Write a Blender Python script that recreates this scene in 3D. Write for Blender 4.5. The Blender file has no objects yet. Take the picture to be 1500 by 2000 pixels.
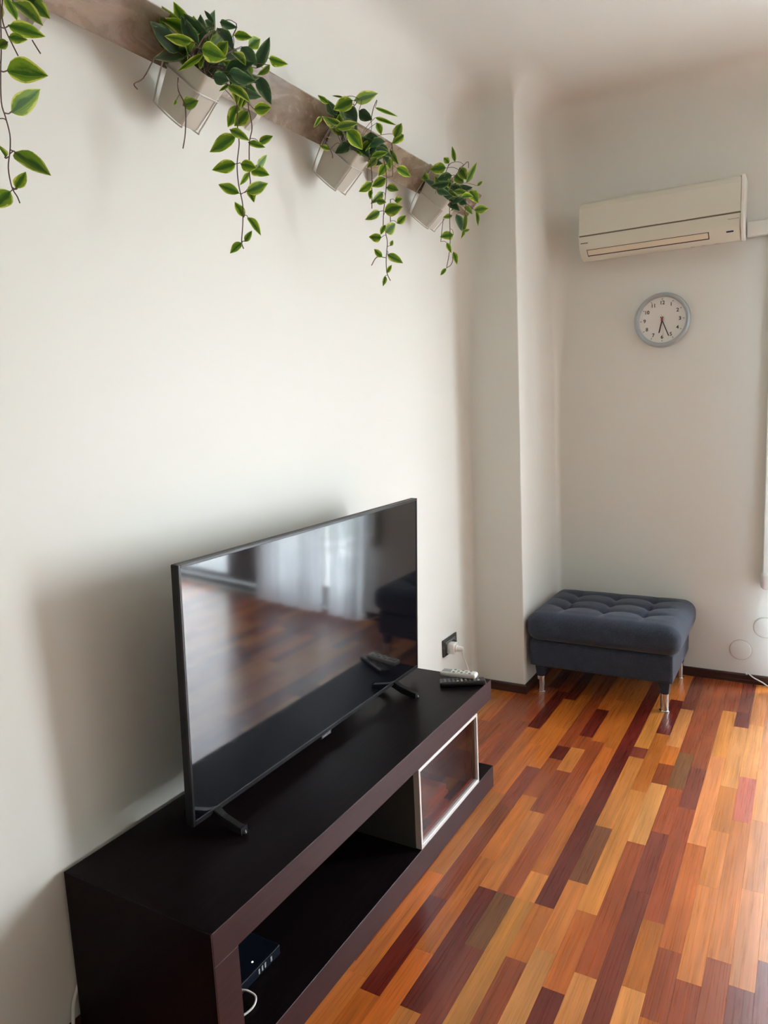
import bpy, bmesh, math, random
from mathutils import Vector, Matrix, Quaternion
random.seed(11)
SC = bpy.context.scene
COL = SC.collection
PI = math.pi

# ------------------------------------------------------------------ camera
CAM_POS = Vector((1.5843, -1.6949, 1.5683))
YAW, PITCH, ROLL = -0.53102, -0.143408, -0.04629
def cam_axes():
    f = Vector((math.sin(YAW)*math.cos(PITCH), math.cos(YAW)*math.cos(PITCH), math.sin(PITCH)))
    r = Vector((math.cos(YAW), -math.sin(YAW), 0)); u = r.cross(f)
    c, s = math.cos(ROLL), math.sin(ROLL)
    return c*r+s*u, -s*r+c*u, f
_r, _u, _f = cam_axes()
cam_data = bpy.data.cameras.new('camera'); cam = bpy.data.objects.new('camera', cam_data); COL.objects.link(cam)
m3 = Matrix((_r, _u, -_f)).transposed()
cam.matrix_world = Matrix.Translation(CAM_POS) @ m3.to_4x4()
cam_data.sensor_fit = 'VERTICAL'; cam_data.sensor_height = 24.0; cam_data.lens = 1422.06/2000*24.0
cam_data.clip_start = .02
SC.camera = cam

# ------------------------------------------------------------------ world, daylight, exposure
W = bpy.data.worlds.new('daylight'); SC.world = W; W.use_nodes = True
wn = W.node_tree; wn.nodes.clear()
wo = wn.nodes.new('ShaderNodeOutputWorld'); bg = wn.nodes.new('ShaderNodeBackground')
tc = wn.nodes.new('ShaderNodeTexCoord'); sx = wn.nodes.new('ShaderNodeSeparateXYZ'); cr = wn.nodes.new('ShaderNodeValToRGB')
mp = wn.nodes.new('ShaderNodeMapRange'); mp.inputs[1].default_value = -1; mp.inputs[2].default_value = 1
wn.links.new(tc.outputs['Generated'], sx.inputs[0]); wn.links.new(sx.outputs[2], mp.inputs[0]); wn.links.new(mp.outputs[0], cr.inputs[0])
cr.color_ramp.elements[0].position = .30; cr.color_ramp.elements[0].color = (.64, .65, .66, 1)
cr.color_ramp.elements[1].position = .56; cr.color_ramp.elements[1].color = (.91, .955, 1.0, 1)
e = cr.color_ramp.elements.new(1.0); e.color = (.76, .87, 1.0, 1)
wn.links.new(cr.outputs[0], bg.inputs[0]); bg.inputs[1].default_value = 34.0
wn.links.new(bg.outputs[0], wo.inputs[0])
def portal(name, loc, rot, sx_, sy_):
    l = bpy.data.lights.new(name, 'AREA'); l.shape = 'RECTANGLE'; l.size = sx_; l.size_y = sy_
    l.cycles.is_portal = True
    o = bpy.data.objects.new(name, l); o.location = loc; o.rotation_euler = rot; COL.objects.link(o)
portal('window_portal', (2.74, 2.60, 1.175), (-PI/2, 0, 0), 2.5, 2.33)
SC.view_settings.view_transform = 'Standard'; SC.view_settings.look = 'None'
SC.view_settings.gamma = 1.0; SC.view_settings.use_curve_mapping = False
SC.view_settings.exposure = 0.3

# ------------------------------------------------------------------ helpers
def srgb(h):
    h = h.lstrip('#'); c = [int(h[i:i+2], 16)/255 for i in (0, 2, 4)]
    return tuple(x/12.92 if x <= .04045 else ((x+.055)/1.055)**2.4 for x in c)+(1,)
def mat(name, col, rough=.5, metal=0, spec=None, bump=None, **kw):
    m = bpy.data.materials.new(name); m.use_nodes = True; nt = m.node_tree; b = nt.nodes['Principled BSDF']
    if isinstance(col, str): col = srgb(col)
    b.inputs['Base Color'].default_value = col; b.inputs['Roughness'].default_value = rough; b.inputs['Metallic'].default_value = metal
    if spec is not None: b.inputs['Specular IOR Level'].default_value = spec
    for k, v in kw.items(): b.inputs[k].default_value = v
    if bump:
        sc, st, dist = bump
        t = nt.nodes.new('ShaderNodeTexCoord'); n = nt.nodes.new('ShaderNodeTexNoise'); n.inputs['Scale'].default_value = sc; n.inputs['Detail'].default_value = 4
        bp = nt.nodes.new('ShaderNodeBump'); bp.inputs['Strength'].default_value = st; bp.inputs['Distance'].default_value = dist
        nt.links.new(t.outputs['Object'], n.inputs['Vector']); nt.links.new(n.outputs['Fac'], bp.inputs['Height']); nt.links.new(bp.outputs[0], b.inputs['Normal'])
    return m
def N(m, t, **kw):
    n = m.node_tree.nodes.new(t)
    for k, v in kw.items():
        if k in n.inputs: n.inputs[k].default_value = v
        else: setattr(n, k, v)
    return n
def LK(m, a, b): m.node_tree.links.new(a, b)
def BS(m): return m.node_tree.nodes['Principled BSDF']

def mesh(name, vs, fs, smooth=False):
    me = bpy.data.meshes.new(name); me.from_pydata([tuple(v) for v in vs], [], fs); me.update()
    if smooth: me.polygons.foreach_set('use_smooth', [True]*len(me.polygons))
    return me
def link(name, me, m=None, parent=None, loc=None, rot=None):
    o = bpy.data.objects.new(name, me); COL.objects.link(o)
    if m is not None:
        for mm in (m if isinstance(m, (list, tuple)) else [m]):
            me.materials.append(mm)
    if parent: o.parent = parent
    if loc is not None: o.location = loc
    if rot is not None: o.rotation_euler = rot
    return o
def tag(o, label, cat, group=None):
    o['label'] = label; o['category'] = cat
    if group: o['group'] = group
    return o
def thing(name, loc, label, cat, group=None, rot=None):
    o = bpy.data.objects.new(name, None); o.empty_display_size = .05; COL.objects.link(o); o.location = loc
    if rot: o.rotation_euler = rot
    return tag(o, label, cat, group)
def struct(o): o['kind'] = 'structure'; return o
class BM:
    def __init__(s): s.b = bmesh.new()
    def box(s, x0, x1, y0, y1, z0, z1, bev=0, seg=2, M=None):
        r = bmesh.ops.create_cube(s.b, size=1); vs = r['verts']
        for v in vs: v.co = Vector((x0+(v.co.x+.5)*(x1-x0), y0+(v.co.y+.5)*(y1-y0), z0+(v.co.z+.5)*(z1-z0)))
        if bev:
            es = list({e for v in vs for e in v.link_edges})
            r = bmesh.ops.bevel(s.b, geom=es, offset=bev, segments=seg, profile=.5, affect='EDGES'); vs = list({v for f in r['faces'] for v in f.verts} | {v for v in vs if v.is_valid})
        if M is not None: bmesh.ops.transform(s.b, matrix=M, verts=[v for v in vs if v.is_valid])
        return s
    def tube(s, pts, r, n=8, cap=True, closed=False):
        pts = [Vector(p) for p in pts]; rings = []; L = len(pts); up = None
        for i, p in enumerate(pts):
            if closed: t = (pts[(i+1) % L]-pts[i-1]).normalized()
            else: t = (pts[min(i+1, L-1)]-pts[max(i-1, 0)]).normalized()
            if up is None:
                up = Vector((0, 0, 1)) if abs(t.z) < .9 else Vector((1, 0, 0))
            a = t.cross(up).normalized(); up = a.cross(t).normalized()
            rr = r[i] if isinstance(r, (list, tuple)) else r
            rings.append([s.b.verts.new(p+(a*math.cos(2*PI*k/n)+up*math.sin(2*PI*k/n))*rr) for k in range(n)])
        for i in range(L if closed else L-1):
            A, B = rings[i], rings[(i+1) % L]
            for k in range(n): s.b.faces.new((A[k], A[(k+1) % n], B[(k+1) % n], B[k]))
        if cap and not closed: s.b.faces.new(rings[0][::-1]); s.b.faces.new(rings[-1])
        return s
    def lathe(s, prof, n=32, M=None, closed=False):
        rings = []
        for (r, z) in prof:
            if r < 1e-6: rings.append([s.b.verts.new((0, 0, z))])
            else: rings.append([s.b.verts.new((r*math.cos(2*PI*k/n), r*math.sin(2*PI*k/n), z)) for k in range(n)])
        for i in range(len(rings)-1+(1 if closed else 0)):
            A, B = rings[i], rings[(i+1) % len(rings)]
            for k in range(n):
                k2 = (k+1) % n
                if len(A) == 1 and len(B) == 1: continue
                if len(A) == 1: s.b.faces.new((A[0], B[k2], B[k]))
                elif len(B) == 1: s.b.faces.new((A[k], A[k2], B[0]))
                else: s.b.faces.new((A[k], A[k2], B[k2], B[k]))
        if M is not None: bmesh.ops.transform(s.b, matrix=M, verts=[v for r_ in rings for v in r_])
        return s
    def done(s, name, m=None, parent=None, loc=None, rot=None, smooth=False, ang=35, off=None):
        if off: bmesh.ops.translate(s.b, vec=Vector(off), verts=s.b.verts)
        bmesh.ops.recalc_face_normals(s.b, faces=s.b.faces)
        me = bpy.data.meshes.new(name); s.b.to_mesh(me); s.b.free()
        if smooth:
            me.polygons.foreach_set('use_smooth', [True]*len(me.polygons))
            try: me.set_sharp_from_angle(angle=math.radians(ang))
            except Exception: pass
        return link(name, me, m, parent, loc, rot)
def smooth_path(pts, n=6):
    P = [Vector(p) for p in pts]; out = []
    for i in range(len(P)-1):
        a, b, c, d = P[max(i-1, 0)], P[i], P[i+1], P[min(i+2, len(P)-1)]
        for k in range(n):
            t = k/n
            out.append(.5*((2*b)+(c-a)*t+(2*a-5*b+4*c-d)*t*t+(3*b-a-3*c+d)*t**3))
    out.append(P[-1]); return out
def rbox(sx, sy, sz, r, nx, ny, nz, dz=None):
    """rounded box centred on origin as a grid mesh; dz(x,y) offsets the top"""
    hx, hy, hz = sx/2, sy/2, sz/2; vid = {}; vs = []; fs = []
    def key(i, j, k):
        q = (i, j, k)
        if q not in vid:
            def ax(t, n, h, r):
                return -h+2*h*t/n
            p = Vector((ax(i, nx, hx, r), ax(j, ny, hy, r), ax(k, nz, hz, r)))
            c = Vector((max(-hx+r, min(hx-r, p.x)), max(-hy+r, min(hy-r, p.y)), max(-hz+r, min(hz-r, p.z))))
            d = p-c
            if d.length > 1e-9: p = c+d.normalized()*r if (d.length > r or True) else p
            vid[q] = len(vs); vs.append(p)
        return vid[q]
    for i in range(nx):
        for j in range(ny):
            fs.append((key(i, j, 0), key(i, j+1, 0), key(i+1, j+1, 0), key(i+1, j, 0)))
            fs.append((key(i, j, nz), key(i+1, j, nz), key(i+1, j+1, nz), key(i, j+1, nz)))
    for i in range(nx):
        for k in range(nz):
            fs.append((key(i, 0, k), key(i+1, 0, k), key(i+1, 0, k+1), key(i, 0, k+1)))
            fs.append((key(i, ny, k), key(i, ny, k+1), key(i+1, ny, k+1), key(i+1, ny, k)))
    for j in range(ny):
        for k in range(nz):
            fs.append((key(0, j, k), key(0, j, k+1), key(0, j+1, k+1), key(0, j+1, k)))
            fs.append((key(nx, j, k), key(nx, j+1, k), key(nx, j+1, k+1), key(nx, j, k+1)))
    if dz: vs = [dz(v) for v in vs]
    return vs, fs
def text_obj(body, size, name, m, parent, M, depth=.0006, align='CENTER'):
    cu = bpy.data.curves.new('lettering', 'FONT'); cu.body = body; cu.size = size; cu.align_x = align; cu.align_y = 'CENTER'; cu.extrude = depth; cu.resolution_u = 3; cu.offset = size*.02
    t = bpy.data.objects.new('tmp_text', cu); COL.objects.link(t)
    dg = bpy.context.evaluated_depsgraph_get(); me = bpy.data.meshes.new_from_object(t.evaluated_get(dg)); bpy.data.objects.remove(t); bpy.data.curves.remove(cu)
    me.transform(M); me.materials.clear()
    return link(name, me, m, parent)

# ---- surveyed data: parquet strips (far end y + tone per strip), leaves (base, tip, width, roll, dark), stems
PLANKS = {
 -14: "2.53O 2.02M 1.54O 0.99O 0.49R 0.02Y -0.53M",
 -13: "2.53M 1.92Y 1.43Y 0.79R 0.35O -0.22O -0.71R",
 -12: "2.53O 1.97Y 1.44O 0.98Y 0.46O 0.02Y -0.60O",
 -11: "2.53O 2.04O 1.50M 0.98Y 0.43O -0.07O -0.57M",
 -10: "2.53M 1.96M 1.50M 0.93M 0.50M -0.12R -0.68P",
 -9: "2.53O 1.93M 1.41M 0.85M 0.21O -0.25M -0.71O",
 -8: "2.53R 2.04M 1.57M 1.05O 0.62R 0.04Y -0.57R",
 -7: "2.53M 2.01R 1.52O 1.02O 0.41M -0.14Y -0.72M",
 -6: "2.53R 1.92O 1.36O 0.89Y 0.32O -0.18O -0.70O",
 -5: "2.53O 2.01O 1.57O 1.15P 0.81M 0.21R -0.22O -0.64O",
 -4: "2.53M 2.02M 1.39R 1.26M 0.92O 0.47O -0.02O -0.65O",
 -3: "2.53O 1.86R 1.53M 1.40Y 1.17M 0.82Y 0.32R -0.22Y -0.71Y",
 -2: "2.53O 2.01O 1.50M 0.98M 0.32B 0.06P -0.46O",
 -1: "2.53O 2.05O 1.46O 0.94O 0.47Y 0.32Y -0.26Y -0.69P",
 0: "2.53R 2.08R 1.50R 0.91R 0.32O 0.07M -0.55R",
 1: "2.53Y 2.00Y 1.52P 1.42Y 0.83B 0.48Y 0.14L -0.35L -0.70M",
 2: "2.53O 2.13R 1.70O 1.14Y 0.35O 0.01R -0.58M",
 3: "2.53P 2.03L 1.59O 1.41M 1.23L 0.78M 0.10L -0.44O",
 4: "2.53M 2.08M 1.55B 1.22M 0.88P 0.52P -0.14O -0.62M",
 5: "2.53M 1.77M 1.43P 1.09M 0.40O 0.11L -0.33L -0.72O",
 6: "2.53M 2.09Y 1.57L 0.86O 0.30M 0.03O -0.68M",
 7: "2.53P 2.10R 1.92L 1.32Y 0.98Y 0.64Y 0.20M -0.23M -0.66O",
 8: "2.53Y 1.97L 1.43K 1.08Y 0.32M -0.17M -0.71M",
 9: "2.53O 2.06L 1.53L 1.11L 0.68L 0.24P -0.21O -0.72M",
 10: "2.53M 2.07P 1.53Y 0.95Y 0.37P -0.21Y -0.75R",
 11: "2.53M 2.03O 1.55Y 0.91O 0.47M 0.01O -0.63O",
 12: "2.53M 1.98O 1.50M 0.88Y 0.35R -0.25M -0.73O",
 13: "2.53R 1.96R 1.42M 0.83Y 0.41O -0.13O -0.72O",
}
LEAVES = {
 1: [
  (0.266,-0.752,2.305,0.312,-0.708,2.288,0.033,-24,0),
  (0.261,-0.762,2.224,0.309,-0.709,2.221,0.050,-24,0),
  (0.255,-0.758,2.153,0.274,-0.702,2.208,0.039,9,0),
  (0.280,-0.778,2.073,0.371,-0.772,2.011,0.036,25,0),
  (0.280,-0.784,2.006,0.306,-0.777,2.032,0.023,-1,0),
  (0.277,-0.793,1.999,0.259,-0.821,1.967,0.032,17,0),
  (0.270,-0.791,2.061,0.243,-0.789,2.092,0.018,11,0),
  (0.249,-0.724,2.363,0.317,-0.715,2.304,0.035,0,0),
  (0.190,-0.648,2.418,0.240,-0.637,2.367,0.034,14,0),
  (0.266,-0.754,2.284,0.296,-0.736,2.278,0.019,-2,0),
  (0.274,-0.762,2.270,0.256,-0.774,2.261,0.018,28,0),
  (0.198,-0.701,2.394,0.220,-0.698,2.347,0.023,5,0),
  (0.193,-0.662,2.419,0.212,-0.633,2.402,0.029,-2,0),
  (0.267,-0.791,2.230,0.238,-0.799,2.220,0.024,-5,0),
  (0.262,-0.790,2.131,0.253,-0.807,2.145,0.024,0,0),
  (0.264,-0.762,2.341,0.226,-0.767,2.317,0.030,7,0),
  (0.201,-0.692,2.410,0.172,-0.701,2.399,0.025,24,0),
  (0.238,-0.694,2.404,0.262,-0.683,2.386,0.024,8,0),
 ],
 2: [
  (0.213,-0.171,2.527,0.116,-0.208,2.576,0.040,-26,0),
  (0.253,-0.249,2.468,0.216,-0.301,2.472,0.027,-22,0),
  (0.174,-0.174,2.497,0.126,-0.257,2.461,0.035,-15,1),
  (0.238,-0.198,2.476,0.300,-0.187,2.441,0.046,26,0),
  (0.177,-0.067,2.505,0.113,-0.136,2.465,0.054,22,1),
  (0.228,-0.181,2.472,0.166,-0.214,2.435,0.017,7,0),
  (0.186,-0.086,2.595,0.173,-0.104,2.621,0.013,-5,1),
  (0.182,-0.079,2.588,0.151,-0.085,2.612,0.019,-25,1),
  (0.203,-0.080,2.593,0.258,-0.078,2.565,0.022,22,1),
  (0.184,-0.069,2.589,0.228,-0.061,2.524,0.034,-17,1),
  (0.197,-0.019,2.586,0.240,0.006,2.578,0.024,-7,0),
  (0.185,0.054,2.588,0.204,0.087,2.615,0.034,0,0),
  (0.218,0.044,2.519,0.258,0.061,2.596,0.034,-5,1),
  (0.185,0.146,2.590,0.247,0.151,2.559,0.029,28,0),
  (0.195,0.013,2.570,0.226,0.035,2.517,0.040,-11,1),
  (0.241,-0.081,2.510,0.284,-0.084,2.466,0.031,-23,0),
  (0.225,-0.010,2.513,0.248,-0.030,2.456,0.026,-16,0),
  (0.171,0.103,2.531,0.189,0.142,2.462,0.038,1,1),
  (0.250,-0.175,2.417,0.287,-0.158,2.401,0.033,13,1),
  (0.248,-0.112,2.418,0.220,-0.124,2.404,0.009,11,0),
  (0.200,-0.037,2.460,0.223,-0.057,2.390,0.027,1,0),
  (0.187,0.015,2.509,0.187,-0.005,2.406,0.037,24,0),
  (0.202,0.032,2.485,0.162,0.035,2.424,0.029,19,0),
  (0.207,0.032,2.412,0.243,0.066,2.418,0.036,19,0),
  (0.189,-0.011,2.412,0.162,-0.031,2.355,0.035,18,0),
  (0.223,-0.013,2.387,0.181,-0.026,2.355,0.039,-1,0),
  (0.275,-0.156,2.289,0.311,-0.120,2.268,0.028,-25,0),
  (0.257,-0.063,2.287,0.303,-0.049,2.267,0.022,-23,0),
  (0.279,-0.045,2.287,0.323,-0.038,2.296,0.021,-10,0),
  (0.264,-0.120,2.286,0.181,-0.134,2.259,0.038,25,0),
  (0.255,-0.298,2.308,0.300,-0.291,2.310,0.029,1,0),
  (0.244,0.071,2.530,0.208,0.056,2.506,0.021,-27,0),
  (0.270,-0.334,2.305,0.268,-0.340,2.292,0.009,6,0),
  (0.254,-0.118,2.219,0.209,-0.161,2.202,0.033,0,0),
  (0.277,-0.125,2.213,0.305,-0.094,2.205,0.031,20,0),
  (0.252,-0.054,2.220,0.304,-0.042,2.200,0.034,-13,0),
  (0.279,-0.061,2.218,0.291,-0.028,2.258,0.025,28,0),
  (0.250,-0.057,2.214,0.222,-0.069,2.182,0.017,-17,0),
  (0.257,-0.114,2.145,0.198,-0.128,2.176,0.028,-9,0),
  (0.279,-0.111,2.147,0.315,-0.063,2.172,0.033,7,0),
  (0.262,-0.081,2.162,0.283,-0.088,2.123,0.025,0,0),
  (0.252,-0.097,2.089,0.229,-0.103,2.132,0.025,0,0),
  (0.267,-0.099,2.087,0.307,-0.098,2.033,0.026,-17,0),
  (0.271,-0.123,2.019,0.291,-0.114,2.046,0.017,-17,0),
  (0.264,-0.128,2.017,0.240,-0.150,1.989,0.023,28,0),
 ],
 3: [
  (0.200,0.591,2.612,0.254,0.665,2.644,0.046,26,0),
  (0.253,0.493,2.568,0.202,0.451,2.537,0.046,15,0),
  (0.189,0.447,2.560,0.162,0.424,2.584,0.019,-24,0),
  (0.206,0.509,2.594,0.172,0.494,2.602,0.007,10,0),
  (0.228,0.490,2.555,0.258,0.507,2.507,0.045,-11,1),
  (0.254,0.383,2.453,0.304,0.436,2.471,0.029,7,0),
  (0.233,0.479,2.476,0.263,0.525,2.421,0.049,-14,0),
  (0.189,0.569,2.467,0.139,0.544,2.442,0.035,15,1),
  (0.228,0.684,2.610,0.319,0.684,2.559,0.013,4,0),
  (0.188,0.751,2.606,0.270,0.757,2.564,0.015,1,0),
  (0.179,0.777,2.598,0.188,0.791,2.558,0.028,-11,0),
  (0.248,0.782,2.533,0.265,0.808,2.593,0.035,-20,0),
  (0.237,0.555,2.558,0.273,0.581,2.529,0.040,29,1),
  (0.251,0.606,2.503,0.244,0.610,2.428,0.057,15,1),
  (0.242,0.681,2.491,0.265,0.698,2.421,0.038,-14,1),
  (0.223,0.901,2.581,0.182,0.879,2.552,0.035,14,0),
  (0.239,0.761,2.488,0.257,0.786,2.439,0.025,29,0),
  (0.185,0.902,2.471,0.227,0.940,2.439,0.042,-27,0),
  (0.175,0.864,2.496,0.187,0.849,2.452,0.032,26,0),
  (0.254,0.634,2.425,0.221,0.619,2.395,0.030,-14,0),
  (0.253,0.698,2.418,0.227,0.685,2.382,0.032,0,0),
  (0.246,0.706,2.376,0.195,0.690,2.351,0.035,-6,0),
  (0.268,0.570,2.326,0.229,0.543,2.297,0.031,-10,0),
  (0.263,0.678,2.336,0.302,0.695,2.322,0.033,-27,0),
  (0.278,0.624,2.306,0.252,0.581,2.262,0.026,-8,0),
  (0.259,0.574,2.304,0.260,0.564,2.272,0.017,21,0),
  (0.278,0.573,2.266,0.306,0.595,2.261,0.023,-6,0),
  (0.266,0.729,2.300,0.294,0.735,2.304,0.027,-16,0),
  (0.280,0.624,2.241,0.343,0.641,2.249,0.045,2,0),
  (0.251,0.644,2.250,0.221,0.598,2.218,0.030,-12,0),
  (0.271,0.731,2.222,0.302,0.745,2.248,0.027,2,0),
  (0.278,0.631,2.173,0.301,0.675,2.207,0.042,18,0),
  (0.274,0.636,2.199,0.268,0.611,2.161,0.021,29,0),
  (0.269,0.615,2.154,0.233,0.588,2.157,0.033,-29,0),
  (0.271,0.673,2.135,0.280,0.680,2.155,0.016,14,0),
  (0.278,0.598,2.084,0.248,0.595,2.116,0.022,-17,0),
  (0.260,0.668,2.107,0.307,0.697,2.074,0.036,-26,0),
  (0.252,0.670,2.044,0.273,0.674,2.070,0.018,10,0),
  (0.252,0.659,2.032,0.240,0.660,1.997,0.018,-15,0),
  (0.200,0.381,2.496,0.191,0.349,2.457,0.015,9,0),
  (0.204,0.417,2.405,0.178,0.392,2.418,0.017,5,0),
 ],
 4: [
  (0.226,1.360,2.599,0.223,1.341,2.659,0.021,6,0),
  (0.191,1.374,2.603,0.167,1.373,2.632,0.028,2,0),
  (0.203,1.314,2.567,0.136,1.292,2.569,0.054,25,0),
  (0.245,1.362,2.571,0.271,1.379,2.521,0.044,4,0),
  (0.201,1.534,2.557,0.238,1.582,2.652,0.035,27,0),
  (0.173,1.474,2.581,0.216,1.474,2.540,0.044,4,0),
  (0.247,1.418,2.509,0.208,1.388,2.472,0.046,19,0),
  (0.177,1.725,2.591,0.196,1.745,2.616,0.019,-18,0),
  (0.184,1.614,2.545,0.221,1.630,2.489,0.052,-21,0),
  (0.245,1.281,2.521,0.190,1.248,2.506,0.039,-9,1),
  (0.254,1.228,2.477,0.183,1.202,2.473,0.035,-27,1),
  (0.245,1.128,2.428,0.301,1.136,2.402,0.032,-19,1),
  (0.226,1.379,2.449,0.264,1.388,2.425,0.034,22,1),
  (0.195,1.635,2.461,0.249,1.678,2.467,0.040,15,0),
  (0.218,1.599,2.443,0.222,1.610,2.378,0.023,-26,0),
  (0.183,1.543,2.458,0.211,1.578,2.427,0.031,-27,0),
  (0.201,1.402,2.439,0.184,1.390,2.408,0.028,25,0),
  (0.261,1.234,2.346,0.233,1.204,2.339,0.022,10,0),
  (0.242,1.322,2.372,0.256,1.342,2.306,0.040,-28,1),
  (0.188,1.546,2.431,0.169,1.538,2.320,0.025,-18,0),
  (0.255,1.368,2.310,0.275,1.387,2.317,0.016,14,0),
  (0.252,1.262,2.277,0.213,1.211,2.265,0.042,23,0),
  (0.279,1.134,2.219,0.296,1.138,2.178,0.021,1,0),
  (0.252,1.257,2.206,0.267,1.258,2.152,0.025,-9,0),
  (0.255,1.170,2.126,0.240,1.144,2.095,0.017,11,0),
  (0.252,1.376,2.318,0.249,1.348,2.276,0.016,-21,0),
 ],
}
STEMS = {
 1: [[(0.262,-0.753,2.360),(0.262,-0.760,2.315),(0.262,-0.754,2.293),(0.262,-0.746,2.278),(0.262,-0.735,2.259)],
  [(0.262,-0.759,2.358),(0.262,-0.768,2.266),(0.262,-0.775,2.220),(0.262,-0.781,2.163),(0.262,-0.776,2.138),(0.262,-0.771,2.109),(0.262,-0.774,2.081),(0.262,-0.782,2.046),(0.262,-0.779,2.012),(0.262,-0.770,1.997),(0.262,-0.766,1.986)],
  [(0.262,-0.766,2.298),(0.262,-0.758,2.299),(0.262,-0.749,2.306)],
  [(0.262,-0.775,2.219),(0.262,-0.770,2.219),(0.262,-0.763,2.223)],
  [(0.262,-0.776,2.145),(0.262,-0.769,2.146),(0.262,-0.763,2.151)],
  [(0.262,-0.774,2.081),(0.262,-0.770,2.080),(0.262,-0.765,2.080)],
  [(0.262,-0.779,2.012),(0.262,-0.772,2.010),(0.262,-0.768,2.013)],
  [(0.262,-0.701,2.300),(0.262,-0.693,2.290),(0.262,-0.685,2.281)],
  [(0.262,-0.779,2.067),(0.262,-0.784,2.063),(0.262,-0.787,2.064)],
  ],
 2: [[(0.262,-0.110,2.301),(0.262,-0.107,2.271),(0.262,-0.121,2.217),(0.262,-0.121,2.166),(0.262,-0.110,2.117),(0.262,-0.116,2.063),(0.262,-0.125,2.020),(0.262,-0.119,2.003)],
  [(0.262,-0.058,2.372),(0.262,-0.049,2.328),(0.262,-0.065,2.283),(0.262,-0.073,2.208),(0.262,-0.073,2.177),(0.262,-0.098,2.150)],
  [(0.262,-0.313,2.363),(0.262,-0.316,2.334),(0.262,-0.297,2.304),(0.262,-0.304,2.242),(0.262,-0.316,2.204)],
  [(0.262,-0.387,2.377),(0.262,-0.423,2.325),(0.262,-0.452,2.303),(0.262,-0.443,2.295)],
  [(0.262,-0.210,2.490),(0.262,-0.181,2.516),(0.262,-0.173,2.529)],
  [(0.262,-0.102,2.536),(0.262,-0.086,2.560),(0.262,-0.085,2.571)],
  [(0.262,-0.236,2.460),(0.262,-0.210,2.493),(0.262,-0.193,2.506)],
  [(0.262,-0.109,2.394),(0.262,-0.105,2.358),(0.262,-0.110,2.301)],
  [(0.262,-0.060,2.453),(0.262,-0.060,2.410),(0.262,-0.058,2.372)],
  ],
 3: [[(0.262,0.562,2.441),(0.262,0.580,2.373),(0.262,0.575,2.298),(0.262,0.570,2.243)],
  [(0.262,0.663,2.438),(0.262,0.683,2.373),(0.262,0.665,2.293),(0.262,0.651,2.249),(0.262,0.643,2.197)],
  [(0.262,0.704,2.301),(0.262,0.699,2.249),(0.262,0.697,2.222)],
  [(0.262,0.657,2.205),(0.262,0.660,2.175),(0.262,0.668,2.145),(0.262,0.654,2.087),(0.262,0.656,2.041),(0.262,0.678,2.017)],
  [(0.262,0.732,2.496),(0.262,0.735,2.466),(0.262,0.728,2.383)],
  [(0.262,0.486,2.546),(0.262,0.517,2.574),(0.262,0.537,2.585)],
  [(0.262,0.590,2.530),(0.262,0.609,2.574),(0.262,0.637,2.612)],
  [(0.262,0.333,2.406),(0.262,0.299,2.397),(0.262,0.337,2.363),(0.262,0.339,2.348)],
  [(0.262,0.335,2.433),(0.262,0.316,2.411),(0.262,0.288,2.372)],
  [(0.262,0.550,2.052),(0.262,0.589,2.085),(0.262,0.654,2.092)],
  ],
 4: [[(0.262,1.213,2.402),(0.262,1.208,2.341),(0.262,1.205,2.239),(0.262,1.189,2.182),(0.262,1.163,2.130)],
  [(0.262,1.226,2.181),(0.262,1.224,2.163),(0.262,1.200,2.141),(0.262,1.162,2.127)],
  [(0.262,1.148,2.318),(0.262,1.140,2.305),(0.262,1.113,2.223)],
  [(0.262,1.169,2.486),(0.262,1.217,2.544),(0.262,1.278,2.571)],
  [(0.262,1.242,2.491),(0.262,1.406,2.603),(0.262,1.421,2.582)],
  [(0.262,1.380,2.474),(0.262,1.379,2.411),(0.262,1.366,2.384)],
  ],
}

# ------------------------------------------------------------------ materials
M_wall = mat('wall_paint', (.79, .795, .745, 1), .55, bump=(60, .06, .002))
M_walldim = mat('unseen_wall_toned_down', (.52, .50, .46, 1), .6)  # unseen walls coloured darker to weaken the bounced light
M_ceil = M_wall
M_white = mat('white_plastic', (.80, .79, .76, 1), .35)
M_cable = mat('white_cable', (.75, .73, .70, 1), .45)
M_acbody = mat('cream_plastic', (.72, .71, .60, 1), .35)
M_acstrip = mat('light_plastic', (.82, .80, .74, 1), .3)
M_acflap = mat('yellowed_flap', (.76, .69, .54, 1), .4)
M_dark = mat('dark_gap', (.03, .026, .02, 1), .6)
M_gap = mat('tan_gap', (.16, .14, .10, 1), .6)
M_led = mat('navy_window', (.02, .03, .09, 1), .2)
M_black = mat('black_plastic', (.012, .012, .013, 1), .3)
M_blackmat = mat('black_matt', (.007, .007, .008, 1), .5, spec=.3)
M_bezel = mat('graphite_bezel', (.025, .025, .028, 1), .3, metal=.4)
M_screen = mat('glossy_screen', (.004, .004, .006, 1), .06, spec=1.0)
M_screen.node_tree.nodes['Principled BSDF'].inputs['IOR'].default_value = 1.47
M_silver = mat('silver_print', (.6, .6, .62, 1), .3, metal=.6)
M_chrome = mat('chrome', (.75, .74, .72, 1), .12, metal=1)
M_alu = mat('brushed_aluminium', (.78, .77, .74, 1), .32, metal=.35)
M_skirt = mat('brown_skirting', '#3a1c16', .35)
M_clockrim = mat('grey_clock_rim', (.42, .46, .48, 1), .35, metal=.3)
M_face = mat('clock_face', (.80, .80, .76, 1), .5)
M_hand = mat('clock_hand', (.03, .02, .03, 1), .4)
M_handred = mat('clock_red_hand', (.35, .03, .06, 1), .4)
M_soil = mat('dark_potting', (.012, .010, .006, 1), .9)
M_pot = mat('off_white_pot', (.60, .565, .49, 1), .4)
M_wire = mat('white_wire', (.60, .57, .52, 1), .3)
M_stem = mat('plum_stem', (.10, .055, .04, 1), .6)
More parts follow.
